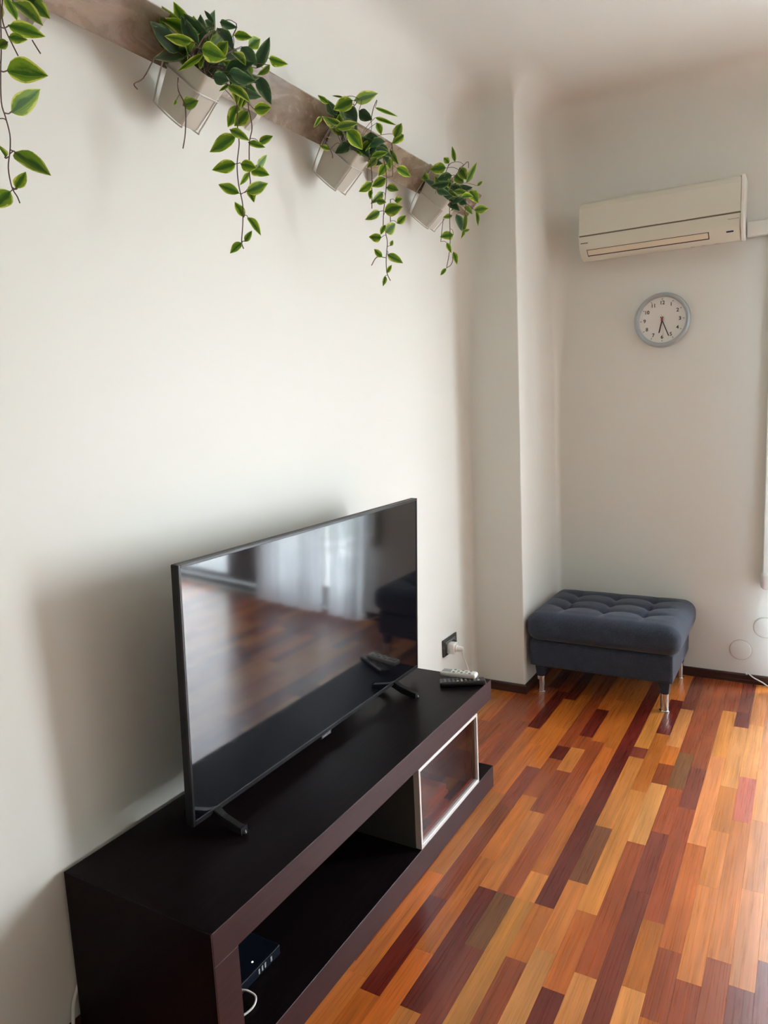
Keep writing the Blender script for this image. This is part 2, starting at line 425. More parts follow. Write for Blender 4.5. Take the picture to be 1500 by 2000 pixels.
M_router = mat('navy_router', (.004, .007, .014, 1), .3)
M_grey = mat('grey_button', (.30, .31, .32, 1), .5)
M_green = mat('green_button', (.05, .30, .22, 1), .5)
M_paper = mat('pale_paper', (.70, .62, .50, 1), .6)
M_plate = mat('charcoal_plate', (.035, .036, .036, 1), .3)
M_socket = mat('grey_socket', (.16, .17, .17, 1), .4)
M_inner = mat('dark_laminate', (.065, .066, .060, 1), .4)

def veneer(name, c1, c2, rough):
    m = mat(name, c1, rough); b = BS(m)
    t = N(m, 'ShaderNodeTexCoord'); mp_ = N(m, 'ShaderNodeMapping'); mp_.inputs['Scale'].default_value = (60, 2.0, 60)
    n = N(m, 'ShaderNodeTexNoise', Scale=2.0, Detail=6.0); r = N(m, 'ShaderNodeValToRGB')
    r.color_ramp.elements[0].position = .35; r.color_ramp.elements[0].color = c1; r.color_ramp.elements[1].position = .7; r.color_ramp.elements[1].color = c2
    LK(m, t.outputs['Object'], mp_.inputs[0]); LK(m, mp_.outputs[0], n.inputs['Vector']); LK(m, n.outputs['Fac'], r.inputs[0]); LK(m, r.outputs[0], b.inputs['Base Color'])
    bp = N(m, 'ShaderNodeBump', Strength=.08, Distance=.0005); LK(m, n.outputs['Fac'], bp.inputs['Height']); LK(m, bp.outputs[0], b.inputs['Normal'])
    return m
M_espresso = veneer('espresso_veneer', (.006, .0038, .0045, 1), (.010, .0062, .007, 1), .3)
BS(M_espresso).inputs['Specular IOR Level'].default_value = .12; BS(M_espresso).inputs['IOR'].default_value = 1.3
M_edgeband = veneer('plum_edge_veneer', (.030, .0105, .0125, 1), (.042, .015, .017, 1), .45)
BS(M_edgeband).inputs['IOR'].default_value = 1.35

# varnished planks: colour attribute 'tone' per plank
M_plank = mat('varnished_parquet', (.4, .15, .06, 1), .3); b = BS(M_plank)
at_ = N(M_plank, 'ShaderNodeAttribute', attribute_name='tone'); ge = N(M_plank, 'ShaderNodeNewGeometry')
of = N(M_plank, 'ShaderNodeAttribute', attribute_name='grain_shift')
ad = N(M_plank, 'ShaderNodeVectorMath', operation='ADD'); LK(M_plank, ge.outputs['Position'], ad.inputs[0]); LK(M_plank, of.outputs['Vector'], ad.inputs[1])
mp1 = N(M_plank, 'ShaderNodeMapping'); mp1.inputs['Scale'].default_value = (42, 2.0, 42); LK(M_plank, ad.outputs[0], mp1.inputs[0])
n1 = N(M_plank, 'ShaderNodeTexNoise', Scale=1.0, Detail=5.0, Roughness=.6, Distortion=.7); LK(M_plank, mp1.outputs[0], n1.inputs['Vector'])
mp2 = N(M_plank, 'ShaderNodeMapping'); mp2.inputs['Scale'].default_value = (300, 4, 300); LK(M_plank, ad.outputs[0], mp2.inputs[0])
n2 = N(M_plank, 'ShaderNodeTexNoise', Scale=1.0, Detail=3.0, Roughness=.6); LK(M_plank, mp2.outputs[0], n2.inputs['Vector'])
mp3 = N(M_plank, 'ShaderNodeMapping'); mp3.inputs['Scale'].default_value = (9, 2.6, 9); LK(M_plank, ad.outputs[0], mp3.inputs[0])
n3 = N(M_plank, 'ShaderNodeTexNoise', Scale=1.0, Detail=2.0); LK(M_plank, mp3.outputs[0], n3.inputs['Vector'])
def mr(m, src, a, b_, lo, hi):
    r = N(m, 'ShaderNodeMapRange'); r.inputs[1].default_value = a; r.inputs[2].default_value = b_; r.inputs[3].default_value = lo; r.inputs[4].default_value = hi; LK(m, src, r.inputs[0]); return r.outputs[0]
g1 = mr(M_plank, n1.outputs['Fac'], .3, .72, .68, 1.22); g2 = mr(M_plank, n2.outputs['Fac'], .32, .68, .91, 1.07); g3 = mr(M_plank, n3.outputs['Fac'], .3, .7, .86, 1.12)
mu = N(M_plank, 'ShaderNodeMath', operation='MULTIPLY'); LK(M_plank, g1, mu.inputs[0]); LK(M_plank, g2, mu.inputs[1])
mu2 = N(M_plank, 'ShaderNodeMath', operation='MULTIPLY'); LK(M_plank, mu.outputs[0], mu2.inputs[0]); LK(M_plank, g3, mu2.inputs[1])
vm = N(M_plank, 'ShaderNodeVectorMath', operation='SCALE'); LK(M_plank, at_.outputs['Vector'], vm.inputs[0]); LK(M_plank, mu2.outputs[0], vm.inputs['Scale']); LK(M_plank, vm.outputs[0], b.inputs['Base Color'])
LK(M_plank, mr(M_plank, n2.outputs['Fac'], .3, .7, .24, .36), b.inputs['Roughness'])
bp = N(M_plank, 'ShaderNodeBump', Strength=.05, Distance=.0006); LK(M_plank, n2.outputs['Fac'], bp.inputs['Height']); LK(M_plank, bp.outputs[0], b.inputs['Normal'])
b.inputs['Coat Weight'].default_value = .35; b.inputs['Coat Roughness'].default_value = .18; BS(M_espresso).inputs['IOR'].default_value = 1.3

# fabric
M_fabric = mat('slate_fabric', (.030, .036, .050, 1), .9); b = BS(M_fabric)
t = N(M_fabric, 'ShaderNodeTexCoord'); n = N(M_fabric, 'ShaderNodeTexNoise', Scale=260.0, Detail=3.0); n4 = N(M_fabric, 'ShaderNodeTexNoise', Scale=22.0, Detail=4.0)
LK(M_fabric, t.outputs['Object'], n.inputs['Vector']); LK(M_fabric, t.outputs['Object'], n4.inputs['Vector'])
r = N(M_fabric, 'ShaderNodeValToRGB'); r.color_ramp.elements[0].position = .3; r.color_ramp.elements[0].color = (.012, .018, .030, 1); r.color_ramp.elements[1].position = .75; r.color_ramp.elements[1].color = (.046, .062, .102, 1)
mx = N(M_fabric, 'ShaderNodeMath', operation='MULTIPLY_ADD'); mx.inputs[1].default_value = .75; LK(M_fabric, n.outputs['Fac'], mx.inputs[0])
m5 = N(M_fabric, 'ShaderNodeMath', operation='MULTIPLY'); m5.inputs[1].default_value = .25; LK(M_fabric, n4.outputs['Fac'], m5.inputs[0]); LK(M_fabric, m5.outputs[0], mx.inputs[2])
LK(M_fabric, mx.outputs[0], r.inputs[0]); LK(M_fabric, r.outputs[0], b.inputs['Base Color'])
bp = N(M_fabric, 'ShaderNodeBump', Strength=.5, Distance=.001); LK(M_fabric, n.outputs['Fac'], bp.inputs['Height']); LK(M_fabric, bp.outputs[0], b.inputs['Normal'])
b.inputs['Sheen Weight'].default_value = .12; b.inputs['Sheen Roughness'].default_value = .5

# stained board
M_board = mat('grey_stained_wood', (.3, .25, .2, 1), .33); b = BS(M_board)
t = N(M_board, 'ShaderNodeTexCoord'); mp_ = N(M_board, 'ShaderNodeMapping'); mp_.inputs['Scale'].default_value = (10, 5.0, 9)
n = N(M_board, 'ShaderNodeTexNoise', Scale=1.6, Detail=7.0, Roughness=.65, Distortion=.5); LK(M_board, t.outputs['Object'], mp_.inputs[0]); LK(M_board, mp_.outputs[0], n.inputs['Vector'])
r = N(M_board, 'ShaderNodeValToRGB'); r.color_ramp.elements[0].position = .28; r.color_ramp.elements[0].color = (.15, .10, .062, 1); r.color_ramp.elements[1].position = .72; r.color_ramp.elements[1].color = (.36, .285, .20, 1)
LK(M_board, n.outputs['Fac'], r.inputs[0]); LK(M_board, r.outputs[0], b.inputs['Base Color'])
LK(M_board, mr(M_board, n.outputs['Fac'], .3, .7, .20, .32), b.inputs['Roughness'])

b.inputs['Coat Weight'].default_value = .6; b.inputs['Coat Roughness'].default_value = .14
# variegated leaves (UV: u across, v along)
def leaf_mat(name, dark, mid, edge, rough=.45):
    m = mat(name, mid, rough); b = BS(m)
    uv = N(m, 'ShaderNodeUVMap'); sp = N(m, 'ShaderNodeSeparateXYZ'); LK(m, uv.outputs[0], sp.inputs[0])
    oi = N(m, 'ShaderNodeObjectInfo')
    no = N(m, 'ShaderNodeTexNoise', Scale=2.6, Detail=3.0, noise_dimensions='4D'); LK(m, uv.outputs[0], no.inputs['Vector'])
    w_ = N(m, 'ShaderNodeMath', operation='MULTIPLY'); w_.inputs[1].default_value = 37; LK(m, oi.outputs['Random'], w_.inputs[0]); LK(m, w_.outputs[0], no.inputs['W'])
    # distance from the rim is stored in uv.x (0 centre .. 1 rim)
    a = N(m, 'ShaderNodeMath', operation='MULTIPLY_ADD'); a.inputs[1].default_value = 1.15; LK(m, no.outputs['Fac'], a.inputs[0])
    s1 = N(m, 'ShaderNodeMath', operation='ADD'); LK(m, sp.outputs[0], s1.inputs[0]); s1.inputs[1].default_value = -.72; LK(m, s1.outputs[0], a.inputs[2])
    rp = N(m, 'ShaderNodeValToRGB'); rp.color_ramp.elements[0].position = .0; rp.color_ramp.elements[0].color = dark
    rp.color_ramp.elements[1].position = .68; rp.color_ramp.elements[1].color = edge
    q = rp.color_ramp.elements.new(.36); q.color = mid; q = rp.color_ramp.elements.new(.56); q.color = mid
    LK(m, a.outputs[0], rp.inputs[0])
    hs = N(m, 'ShaderNodeHueSaturation'); LK(m, rp.outputs[0], hs.inputs['Color']); LK(m, mr(m, oi.outputs['Random'], 0, 1, .75, 1.25), hs.inputs['Value'])
    LK(m, hs.outputs[0], b.inputs['Base Color'])
    # translucency
    out = [x for x in m.node_tree.nodes if x.type == 'OUTPUT_MATERIAL'][0]
    tr = N(m, 'ShaderNodeBsdfTranslucent'); LK(m, hs.outputs[0], tr.inputs['Color']); ms = N(m, 'ShaderNodeMixShader'); ms.inputs[0].default_value = .35
    LK(m, b.outputs[0], ms.inputs[1]); LK(m, tr.outputs[0], ms.inputs[2]); LK(m, ms.outputs[0], out.inputs[0])
    return m
M_leaf = leaf_mat('variegated_leaf', (.035, .115, .006, 1), (.18, .32, .014, 1), (.62, .66, .13, 1), .5)
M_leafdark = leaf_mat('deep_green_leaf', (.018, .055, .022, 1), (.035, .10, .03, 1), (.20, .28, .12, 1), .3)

M_curtain = mat('sheer_voile', (.9, .9, .9, 1), .8)
nt = M_curtain.node_tree; out = [x for x in nt.nodes if x.type == 'OUTPUT_MATERIAL'][0]
tp = N(M_curtain, 'ShaderNodeBsdfTransparent'); tr = N(M_curtain, 'ShaderNodeBsdfTranslucent', Color=(.9, .92, .95, 1)); m1 = N(M_curtain, 'ShaderNodeMixShader'); m2 = N(M_curtain, 'ShaderNodeMixShader')
m1.inputs[0].default_value = .8; m2.inputs[0].default_value = .10
LK(M_curtain, BS(M_curtain).outputs[0], m1.inputs[1]); LK(M_curtain, tr.outputs[0], m1.inputs[2]); LK(M_curtain, m1.outputs[0], m2.inputs[1]); LK(M_curtain, tp.outputs[0], m2.inputs[2]); LK(M_curtain, m2.outputs[0], out.inputs[0])
def glass(name, col, refl=.12):
    m = mat(name, (0, 0, 0, 1), .02); out = [x for x in m.node_tree.nodes if x.type == 'OUTPUT_MATERIAL'][0]
    gl = N(m, 'ShaderNodeBsdfGlossy', Roughness=.03); tp = N(m, 'ShaderNodeBsdfTransparent', Color=col); ms = N(m, 'ShaderNodeMixShader'); lw = N(m, 'ShaderNodeLayerWeight', Blend=.5); fr = N(m, 'ShaderNodeMath', operation='POWER'); fr.inputs[1].default_value = 5.0; LK(m, lw.outputs['Facing'], fr.inputs[0])
    ma = N(m, 'ShaderNodeMath', operation='ADD'); ma.inputs[1].default_value = refl+.04; ma.use_clamp = True; LK(m, fr.outputs[0], ma.inputs[0])
    LK(m, ma.outputs[0], ms.inputs[0]); LK(m, tp.outputs[0], ms.inputs[1]); LK(m, gl.outputs[0], ms.inputs[2]); LK(m, ms.outputs[0], out.inputs[0]); return m
M_glass = glass('window_glass', (.97, .98, .98, 1), .0)
M_brownglass = glass('smoked_brown_glass', (.62, .36, .28, 1), .03)

# ------------------------------------------------------------------ room shell
XR, YB, Y1, Y2, C1, ZH, RC = 4.25, -3.3, 1.908, 2.524, .2998, 3.12, .15
ZC = ZH-RC
corners = [(0, YB), (XR, YB), (XR, Y2), (C1, Y2), (C1, Y1), (0, Y1)]
WX0, WX1, WZ = 1.50, 3.98, 2.34          # balcony opening in the back wall
SY0, SY1, SZ0, SZ1 = -2.8, -1.8, .9, 2.0      # side window
levels = [(z, 0, 0.0) for z in (0, SZ0, 1.2, 1.5, 1.75, SZ1, 2.2, WZ, 2.5, 2.65, 2.8, 2.9)]+[(ZC+RC*math.sin(a), RC*(1-math.cos(a)), a) for a in [i*PI/2/12 for i in range(13)]]
def sstep(a, b_, x): x = max(0, min(1, (x-a)/(b_-a))); return x*x*(3-2*x)
NS = 8
def loop(z, d, a):
    pts = []   # (pos, normal, owner)
    n = len(corners)
    owners = ['wall_front', 'wall_right', 'wall_back', 'wall_pillar', 'wall_pillar', 'wall_left']  # edge i -> i+1
    for i in range(n):
        P = Vector(corners[i]); Pp = Vector(corners[i-1]); Pn = Vector(corners[(i+1) % n])
        u = (P-Pp).normalized(); v = (Pn-P).normalized()
        lu = Vector((-u.y, u.x)); lv = Vector((-v.y, v.x)); P = P+(lu+lv)*d
        left = u.x*v.y-u.y*v.x > 0
        if left:
            base = .03+.12*sstep(1.5, 2.9, z) if i in (3, 5) else .03
            rho = max(base-d, .004)
        else: rho = .006+d
        c = P-u*rho+v*rho
        for k in range(NS+1):
            th = k/NS*PI/2; q = c+rho*(-v*math.cos(th)+u*math.sin(th))
            nn = (c-q)/rho if left else (q-c)/rho
            nn = nn.to_3d()*math.cos(a)+Vector((0, 0, -1))*math.sin(a)
            own = owners[i-1] if k < NS/2 else owners[i]
            pts.append((Vector((q.x, q.y, z)), nn, own))
        # extra points for openings
        def extra(x, y):
            nn = (lv.to_3d())*math.cos(a)+Vector((0, 0, -1))*math.sin(a)
            pts.append((Vector((x+lv.x*d, y+lv.y*d, z)), nn, owners[i]))
        if i == 2: extra(WX1, Y2); extra(WX0, Y2)
        if i == 1: extra(XR, SY0); extra(XR, SY1)
    return pts
loops = [loop(*l) for l in levels]; NP = len(loops[0])
i_open = {}
for idx, (q, nn, own) in enumerate(loops[0]):
    if abs(q.y-Y2) < 1e-6 and abs(q.x-WX1) < 1e-6: i_open['back'] = idx
    if abs(q.x-XR) < 1e-6 and abs(q.y-SY0) < 1e-6: i_open['side'] = idx
groups = {}
for li in range(len(levels)-1):
    zlo, zhi = levels[li][0], levels[li+1][0]
    for k in range(NP):
        if k == i_open['back'] and zhi <= WZ+1e-6: continue
        own = loops[li][k][2] if zlo < ZC-1e-6 else 'ceiling'
        groups.setdefault(own, []).append((li, k))
def shell(name, quads, m, cap=False):
    vid = {}; vs = []; nm = []; fs = []
    def V(li, k):
        k %= NP
        if (li, k) not in vid: vid[(li, k)] = len(vs); vs.append(loops[li][k][0]); nm.append(loops[li][k][1])
        return vid[(li, k)]
    for li, k in quads: fs.append((V(li, k), V(li+1, k), V(li+1, k+1), V(li, k+1)))
    if cap:
        L = len(levels)-1; fs.append([V(L, k) for k in range(NP)][::-1])
    me = mesh(name, vs, fs, True); me.normals_split_custom_set_from_vertices([tuple(x) for x in nm])
    o = link(name, me, m); struct(o); return o
shell_objs = {}
for own, q in groups.items():
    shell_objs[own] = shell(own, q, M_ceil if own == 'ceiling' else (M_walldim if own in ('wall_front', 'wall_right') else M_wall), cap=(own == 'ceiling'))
# reveals of the two openings
def reveal(name, quads, parent):
    vs = []; fs = []
    for q in quads: fs.append(tuple(range(len(vs), len(vs)+4))); vs += q
    return link(name, mesh(name, vs, fs), M_wall, parent)
T_ = .24
reveal('window_reveal', [[(WX0, Y2, 0), (WX0, Y2+T_, 0), (WX0, Y2+T_, WZ), (WX0, Y2, WZ)], [(WX1, Y2, 0), (WX1, Y2, WZ), (WX1, Y2+T_, WZ), (WX1, Y2+T_, 0)],
       [(WX0, Y2, WZ), (WX0, Y2+T_, WZ), (WX1, Y2+T_, WZ), (WX1, Y2, WZ)], [(WX0, Y2, 0), (WX1, Y2, 0), (WX1, Y2+T_, 0), (WX0, Y2+T_, 0)]], shell_objs['wall_back'])

# floor slab and parquet strips
fl = link('floor', mesh('floor', [(-.02, YB-.02, -.0125), (XR+.02, YB-.02, -.0125), (XR+.02, Y2+.02, -.0125), (-.02, Y2+.02, -.0125), (-.02, YB-.02, -.06), (XR+.02, YB-.02, -.06), (XR+.02, Y2+.02, -.06), (-.02, Y2+.02, -.06)],
     [(0, 1, 2, 3), (7, 6, 5, 4), (0, 4, 5, 1), (1, 5, 6, 2), (2, 6, 7, 3), (3, 7, 4, 0)]), M_skirt); struct(fl)
TONES = {'O': (.50, .130, .018), 'Y': (.54, .185, .034), 'L': (.60, .225, .060), 'M': (.29, .056, .013), 'R': (.125, .014, .007), 'P': (.19, .034, .016), 'B': (.17, .060, .020), 'K': (.43, .11, .06)}
PX0, PWD = .884, .0625
def plank_geo(x0, x1, y0, y1, c=.0004, w=.00012):
    g = .0001; x0 += g; x1 -= g; y0 += g; y1 -= g
    vs = [(x0, y0, -.012), (x1, y0, -.012), (x1, y1, -.012), (x0, y1, -.012), (x0, y0, -c), (x1, y0, -c), (x1, y1, -c), (x0, y1, -c), (x0+w, y0+w, 0), (x1-w, y0+w, 0), (x1-w, y1-w, 0), (x0+w, y1-w, 0)]
    fs = [(8, 9, 10, 11)]
    for a in range(4):
        b_ = (a+1) % 4; fs += [(4+a, 4+b_, 8+b_, 8+a), (a, b_, 4+b_, 4+a)]
    return vs, fs
def set_attr(me, cols, shifts):
    a = me.attributes.new('tone', 'FLOAT_VECTOR', 'FACE'); a.data.foreach_set('vector', [x for c in cols for x in c])
    a = me.attributes.new('grain_shift', 'FLOAT_VECTOR', 'FACE'); a.data.foreach_set('vector', [x for c in shifts for x in c])
def vary(c):
    k = random.uniform(.86, 1.16); return (c[0]*k*random.uniform(.95, 1.05), c[1]*k*random.uniform(.92, 1.08), c[2]*k)
rest_v, rest_f, rest_c, rest_s = [], [], [], []
n_pl = 0
for k in range(-15, 55):
    xa, xb = PX0+k*PWD, PX0+(k+1)*PWD
    xa, xb = max(xa, 0), min(xb, XR)
    if xb-xa < .005: continue
    rows = []
    if k in PLANKS:
        it = PLANKS[k].split(); ys = [float(s[:-1]) for s in it]; cs = [s[-1] for s in it]
        for i, y in enumerate(ys): rows.append((ys[i+1] if i+1 < len(ys) else -1.2, min(y, Y2), cs[i]))
        y = -1.2
    else: y = Y2
    while y > YB+.01:
        l = random.uniform(.3, .62); rows.append((max(y-l, YB), y, random.choice('OOMMYRPMLYB'))); y -= l
    for (ya, yb, c) in rows:
        if yb-ya < .01: continue
        segs = [(xa, xb, ya, yb)]
        vs, fs = plank_geo(xa, xb, ya, yb); col = vary(TONES[c]); sh = (random.uniform(0, 40), random.uniform(0, 40), random.uniform(0, 40))
        vis = (k >= -6 and k <= 13 and yb > -.75 and xb > .5) or (k < -6 and yb > .85)
        if vis and n_pl < 290:
            me = mesh('plank', vs, fs); set_attr(me, [col]*len(fs), [sh]*len(fs)); link('plank', me, M_plank, fl); n_pl += 1
        else:
            o_ = len(rest_v); rest_v += vs; rest_f += [tuple(q+o_ for q in f_) for f_ in fs]; rest_c += [col]*len(fs); rest_s += [sh]*len(fs)
me = mesh('distant_planks', rest_v, rest_f); set_attr(me, rest_c, rest_s); o = link('distant_planks', me, M_plank, fl); o['kind'] = 'stuff'
print('planks', n_pl)

# skirting boards
BH, BT = .049, .013
def skirting(name, pts):
    # pts: path along the wall foot; room on the left side
    vs = []; fs = []; P = [Vector(p) for p in pts]
    def offs(i, d):
        if i == 0: u = (P[1]-P[0]).normalized(); return P[0]+Vector((-u.y, u.x))*d
        if i == len(P)-1: u = (P[-1]-P[-2]).normalized(); return P[-1]+Vector((-u.y, u.x))*d
        u = (P[i]-P[i-1]).normalized(); v = (P[i+1]-P[i]).normalized(); return P[i]+(Vector((-u.y, u.x))+Vector((-v.y, v.x)))*d
    prof = [(0, 0), (BT, 0), (BT, BH*.35), (BT*.92, BH*.38), (BT*.92, BH*.86), (BT*.7, BH*.97), (BT*.5, BH), (0, BH)]
    for i in range(len(P)):
        for d, z in prof: q = offs(i, d); vs.append((q.x, q.y, z))
    n = len(prof)
    for i in range(len(P)-1):
        for k in range(n): k2 = (k+1) % n; fs.append((i*n+k, i*n+k2, (i+1)*n+k2, (i+1)*n+k))
    fs.append(tuple(range(n))); fs.append(tuple((len(P)-1)*n+k for k in range(n))[::-1])
    o = link(name, mesh(name, vs, fs), M_skirt); struct(o); return o
e_ = .001
skirting('baseboard_left', [(e_, Y1-e_), (e_, YB)])
skirting('baseboard_back', [(WX0-.02, Y2-e_), (C1+e_, Y2-e_)])
skirting('baseboard_pillar', [(C1+e_, Y2-e_-BT), (C1+e_, Y1-e_), (BT, Y1-e_)])
skirting('baseboard_front', [(e_, YB+e_), (XR, YB+e_)])
skirting('baseboard_right', [(XR-e_, YB+BT), (XR-e_, Y2)])

# ------------------------------------------------------------------ windows
def frame_mb(bm, x0, x1, z0, z1, y0, y1, w, wb=None):
    wb = wb or w
    bm.box(x0, x0+w, y0, y1, z0, z1, .003); bm.box(x1-w, x1, y0, y1, z0, z1, .003)
    bm.box(x0+w, x1-w, y0, y1, z1-w, z1, .003); bm.box(x0+w, x1-w, y0, y1, z0, z0+wb, .003)
M_frame = mat('white_window_frame', (.8, .8, .79, 1), .35); M_frameg = mat('grey_door_frame', (.20, .21, .23, 1), .4)
win = bpy.data.objects.new('window_1', None); COL.objects.link(win); win.location = (WX0, Y2, 0); struct(win)
def wpart(bm, name, m): return bm.done(name, m, win, off=(-WX0, -Y2, 0))
b_ = BM(); frame_mb(b_, WX0, 2.42, 0, WZ, Y2+.08, Y2+.15, .05); wpart(b_, 'window_frame', M_frame)
for xa, xb in ((1.55, 1.96), (1.96, 2.37)):
    b_ = BM(); frame_mb(b_, xa, xb, .05, WZ-.05, Y2+.075, Y2+.125, .06, .1); b_.box(xa+.06, xb-.06, Y2+.08, Y2+.12, .75, .81); wpart(b_, 'window_sash', M_frame)
    b_ = BM(); b_.box(xa+.06, xb-.06, Y2+.098, Y2+.102, .15, WZ-.11); wpart(b_, 'pane', M_glass)
dr = bpy.data.objects.new('door_1', None); COL.objects.link(dr); dr.location = (2.42, Y2, 0); struct(dr)
def dpart(bm, name, m): return bm.done(name, m, dr, off=(-2.42, -Y2, 0))
b_ = BM(); frame_mb(b_, 2.42, WX1, 0, WZ, Y2+.08, Y2+.15, .06, .03); dpart(b_, 'door_frame', M_frameg)
b_ = BM(); b_.box(2.48, 2.80, Y2+.085, Y2+.14, .05, WZ-.06, .003); frame_mb(b_, 2.80, WX1-.06, .05, WZ-.06, Y2+.09, Y2+.135, .06, .04); dpart(b_, 'door_sash', M_frameg)
b_ = BM(); b_.box(2.86, WX1-.12, Y2+.11, Y2+.115, .09, WZ-.12); dpart(b_, 'pane', M_glass)
b_ = BM(); b_.box(2.50, 2.515, Y2+.06, Y2+.09, .95, 1.12, .004); dpart(b_, 'handle', M_chrome)
# curtains on a slim rod
rod = thing('curtain_rod', (1.9, 2.41, 2.48), 'slim white rod carrying the sheer curtains over the balcony window', 'curtain rod')
b_ = BM(); b_.tube([(-.50, 0, 0), (.52, 0, 0)], .010, 12); b_.done('rod', M_white, rod, smooth=True)
for xx in (-.45, .48):
    b_ = BM(); b_.box(xx-.01, xx+.01, 0, Y2-2.41, -.012, .012, .002); b_.done('bracket', M_white, rod)
def curtain(name, x0, x1, amp, nw, label, ph=0):
    nx, nz = 110, 10; vs = []; fs = []
    for j in range(nz+1):
        z = .015+(2.47-.015)*j/nz
        for i in range(nx+1):
            s = i/nx; y = 2.405+amp*(1+.25*math.sin(3*z+s*5))*math.sin(2*PI*nw*s+ph+.3*math.sin(2*z))+.012*math.sin(23*s)
            vs.append((x0+(x1-x0)*s+.008*math.sin(9*s+z*2), y, z))
    for j in range(nz):
        for i in range(nx): a = j*(nx+1)+i; fs.append((a, a+1, a+nx+2, a+nx+1))
    o = link(name, mesh(name, vs, fs, True), M_curtain); return tag(o, label, 'curtain')
curtain('sheer_curtain', 1.455, 1.72, .022, 6, 'gathered white sheer curtain at the right edge beside the wall duct')
curtain('sheer_curtain', 1.80, 2.38, .022, 11, 'wide white sheer curtain in front of the balcony glass', 1)

# ------------------------------------------------------------------ outside
M_conc = mat('balcony_tile', (.36, .36, .35, 1), .8); M_tree = mat('garden_leaf', (.10, .26, .07, 1), .6); M_bark = mat('bark', (.12, .08, .05, 1), .8)
o = BM().box(1.0, 5.4, Y2+T_, Y2+1.5, -.12, -.02).done('balcony_floor', M_conc); struct(o)
rl = thing('balcony_railing', (1.0, Y2+1.45, -.02), 'white metal balcony railing outside the balcony door', 'railing')
b_ = BM(); b_.box(0, 3.4, -.02, .02, .98, 1.02, .004); b_.box(0, 3.4, -.012, .012, .08, .11); b_.done('rail', M_white, rl)
for i in range(29):
    b_ = BM(); b_.box(.02+i*.12-.006, .02+i*.12+.006, -.006, .006, 0, .98); b_.done('baluster', M_white, rl)
tree = thing('garden_tree', (4.3, 6.2, -2.5), 'leafy green tree beyond the balcony railing', 'tree')
b_ = BM(); b_.tube([(0, 0, 0), (.05, .05, 1.6), (0, .1, 3.2)], [.12, .09, .05], 10); b_.done('trunk', M_bark, tree, smooth=True)
vs = []; fs = []
for i in range(2600):
    d = Vector((random.gauss(0, 1), random.gauss(0, 1), random.gauss(0, .8))).normalized()*random.uniform(.5, 1)**.5
    c = Vector((d.x*1.9, d.y*1.4, 3.4+d.z*1.5)); a = Vector((random.gauss(0, 1), random.gauss(0, 1), random.gauss(0, 1))).normalized()*.09; q = a.orthogonal().normalized()*.045
    k = len(vs); vs += [c-a, c+q, c+a, c-q]; fs.append((k, k+1, k+2, k+3))
o = link('foliage', mesh('foliage', vs, fs), M_tree, tree); o['kind'] = 'stuff'

# ------------------------------------------------------------------ TV cabinet
CX0, CD, CY0, CY1, CH, TT, TB = .015, .506, -.678, .931, .46, .081, .090
YF0, YF1 = .287, .781
cab = thing('tv_cabinet', (CX0, CY0, 0), 'long low espresso wood television cabinet with one smoked glass door', 'cabinet')
def cbox(name, x0, x1, y0, y1, z0, z1, m=M_espresso, bev=.0012, front=True):
    b_ = BM(); b_.box(x0, x1, y0, y1, z0, z1, bev, 1, None)
    o = b_.done(name, [m, M_edgeband], cab, off=(-CX0, -CY0, 0))
    if front:
        for p_ in o.data.polygons:
            if p_.normal.x > .5: p_.material_index = 1
    return o
ES = .003
cbox('end_panel', CX0, CD, CY0, CY0+ES, 0, CH, bev=.0006)
cbox('top_panel', CX0, CD, CY0+ES, CY1, CH-TT, CH)
cbox('base_panel', CX0, CD, CY0+ES, CY1, 0, TB)
cbox('side_panel', CX0, CD, CY0+ES, CY0+TT, TB+.0003, CH-TT-.0003)
cbox('back_panel', CX0, CX0+.012, CY0+TT, YF1, TB+.0003, CH-TT-.0003, M_inner, 0, False)
cbox('partition', CX0+.013, CD-.022, YF0, YF0+.018, TB+.0003, CH-TT-.0003, M_inner, .0008, False)
cbox('partition', CX0+.013, CD-.022, YF1-.018, YF1, TB+.0003, CH-TT-.0003, M_inner, .0008, False)
# seam lines near the front corner of the end panel
gd = bpy.data.objects.new('glass_door', None); COL.objects.link(gd); gd.parent = cab
z0, z1 = TB+.002, CH-TT-.002
b_ = BM(); fw = .011
for (ya, yb, za, zb) in ((YF0, YF0+fw, z0, z1), (YF1-fw, YF1, z0, z1), (YF0+fw, YF1-fw, z1-fw, z1), (YF0+fw, YF1-fw, z0, z0+.015)): b_.box(CD-.021, CD+.001, ya, yb, za, zb, .001, 1)
b_.done('door_frame', M_alu, gd, off=(-CX0, -CY0, 0))
b_ = BM(); b_.box(CD-.030, CD-.021, YF0+fw, YF1-fw, z0+.004, z0+.020, .002); b_.done('door_rail', M_alu, gd, off=(-CX0, -CY0, 0))
b_ = BM(); b_.box(CD-.014, CD-.009, YF0+fw, YF1-fw, z0+.015, z1-fw); b_.done('pane', M_brownglass, gd, off=(-CX0, -CY0, 0))
b_ = BM(); b_.box(CD-.034, CD-.0225, YF1-.062, YF1-.020, z0+.021, z1, .001); b_.done('door_stile', M_blackmat, gd, off=(-CX0, -CY0, 0))
# booklets behind the glass
for i in range(8):
    zz = TB+.001+i*.0135
    if i < 8:
        b_ = BM(); b_.box(-.10, .10, -.072, .072, 0, .0125, .001, 1)
        o = b_.done('booklet', M_paper, None, (CD-.13+random.uniform(-.008, .008), YF0+.19+random.uniform(-.006, .006), zz), (0, 0, random.uniform(-.06, .06)))
        tag(o, ['bottom', 'second from bottom', 'third from bottom', 'fourth from bottom', 'fourth from top', 'third from top', 'second from top', 'topmost'][i]+' pale booklet in the stack behind the smoked glass door', 'booklet', 'booklets stacked behind the glass door')

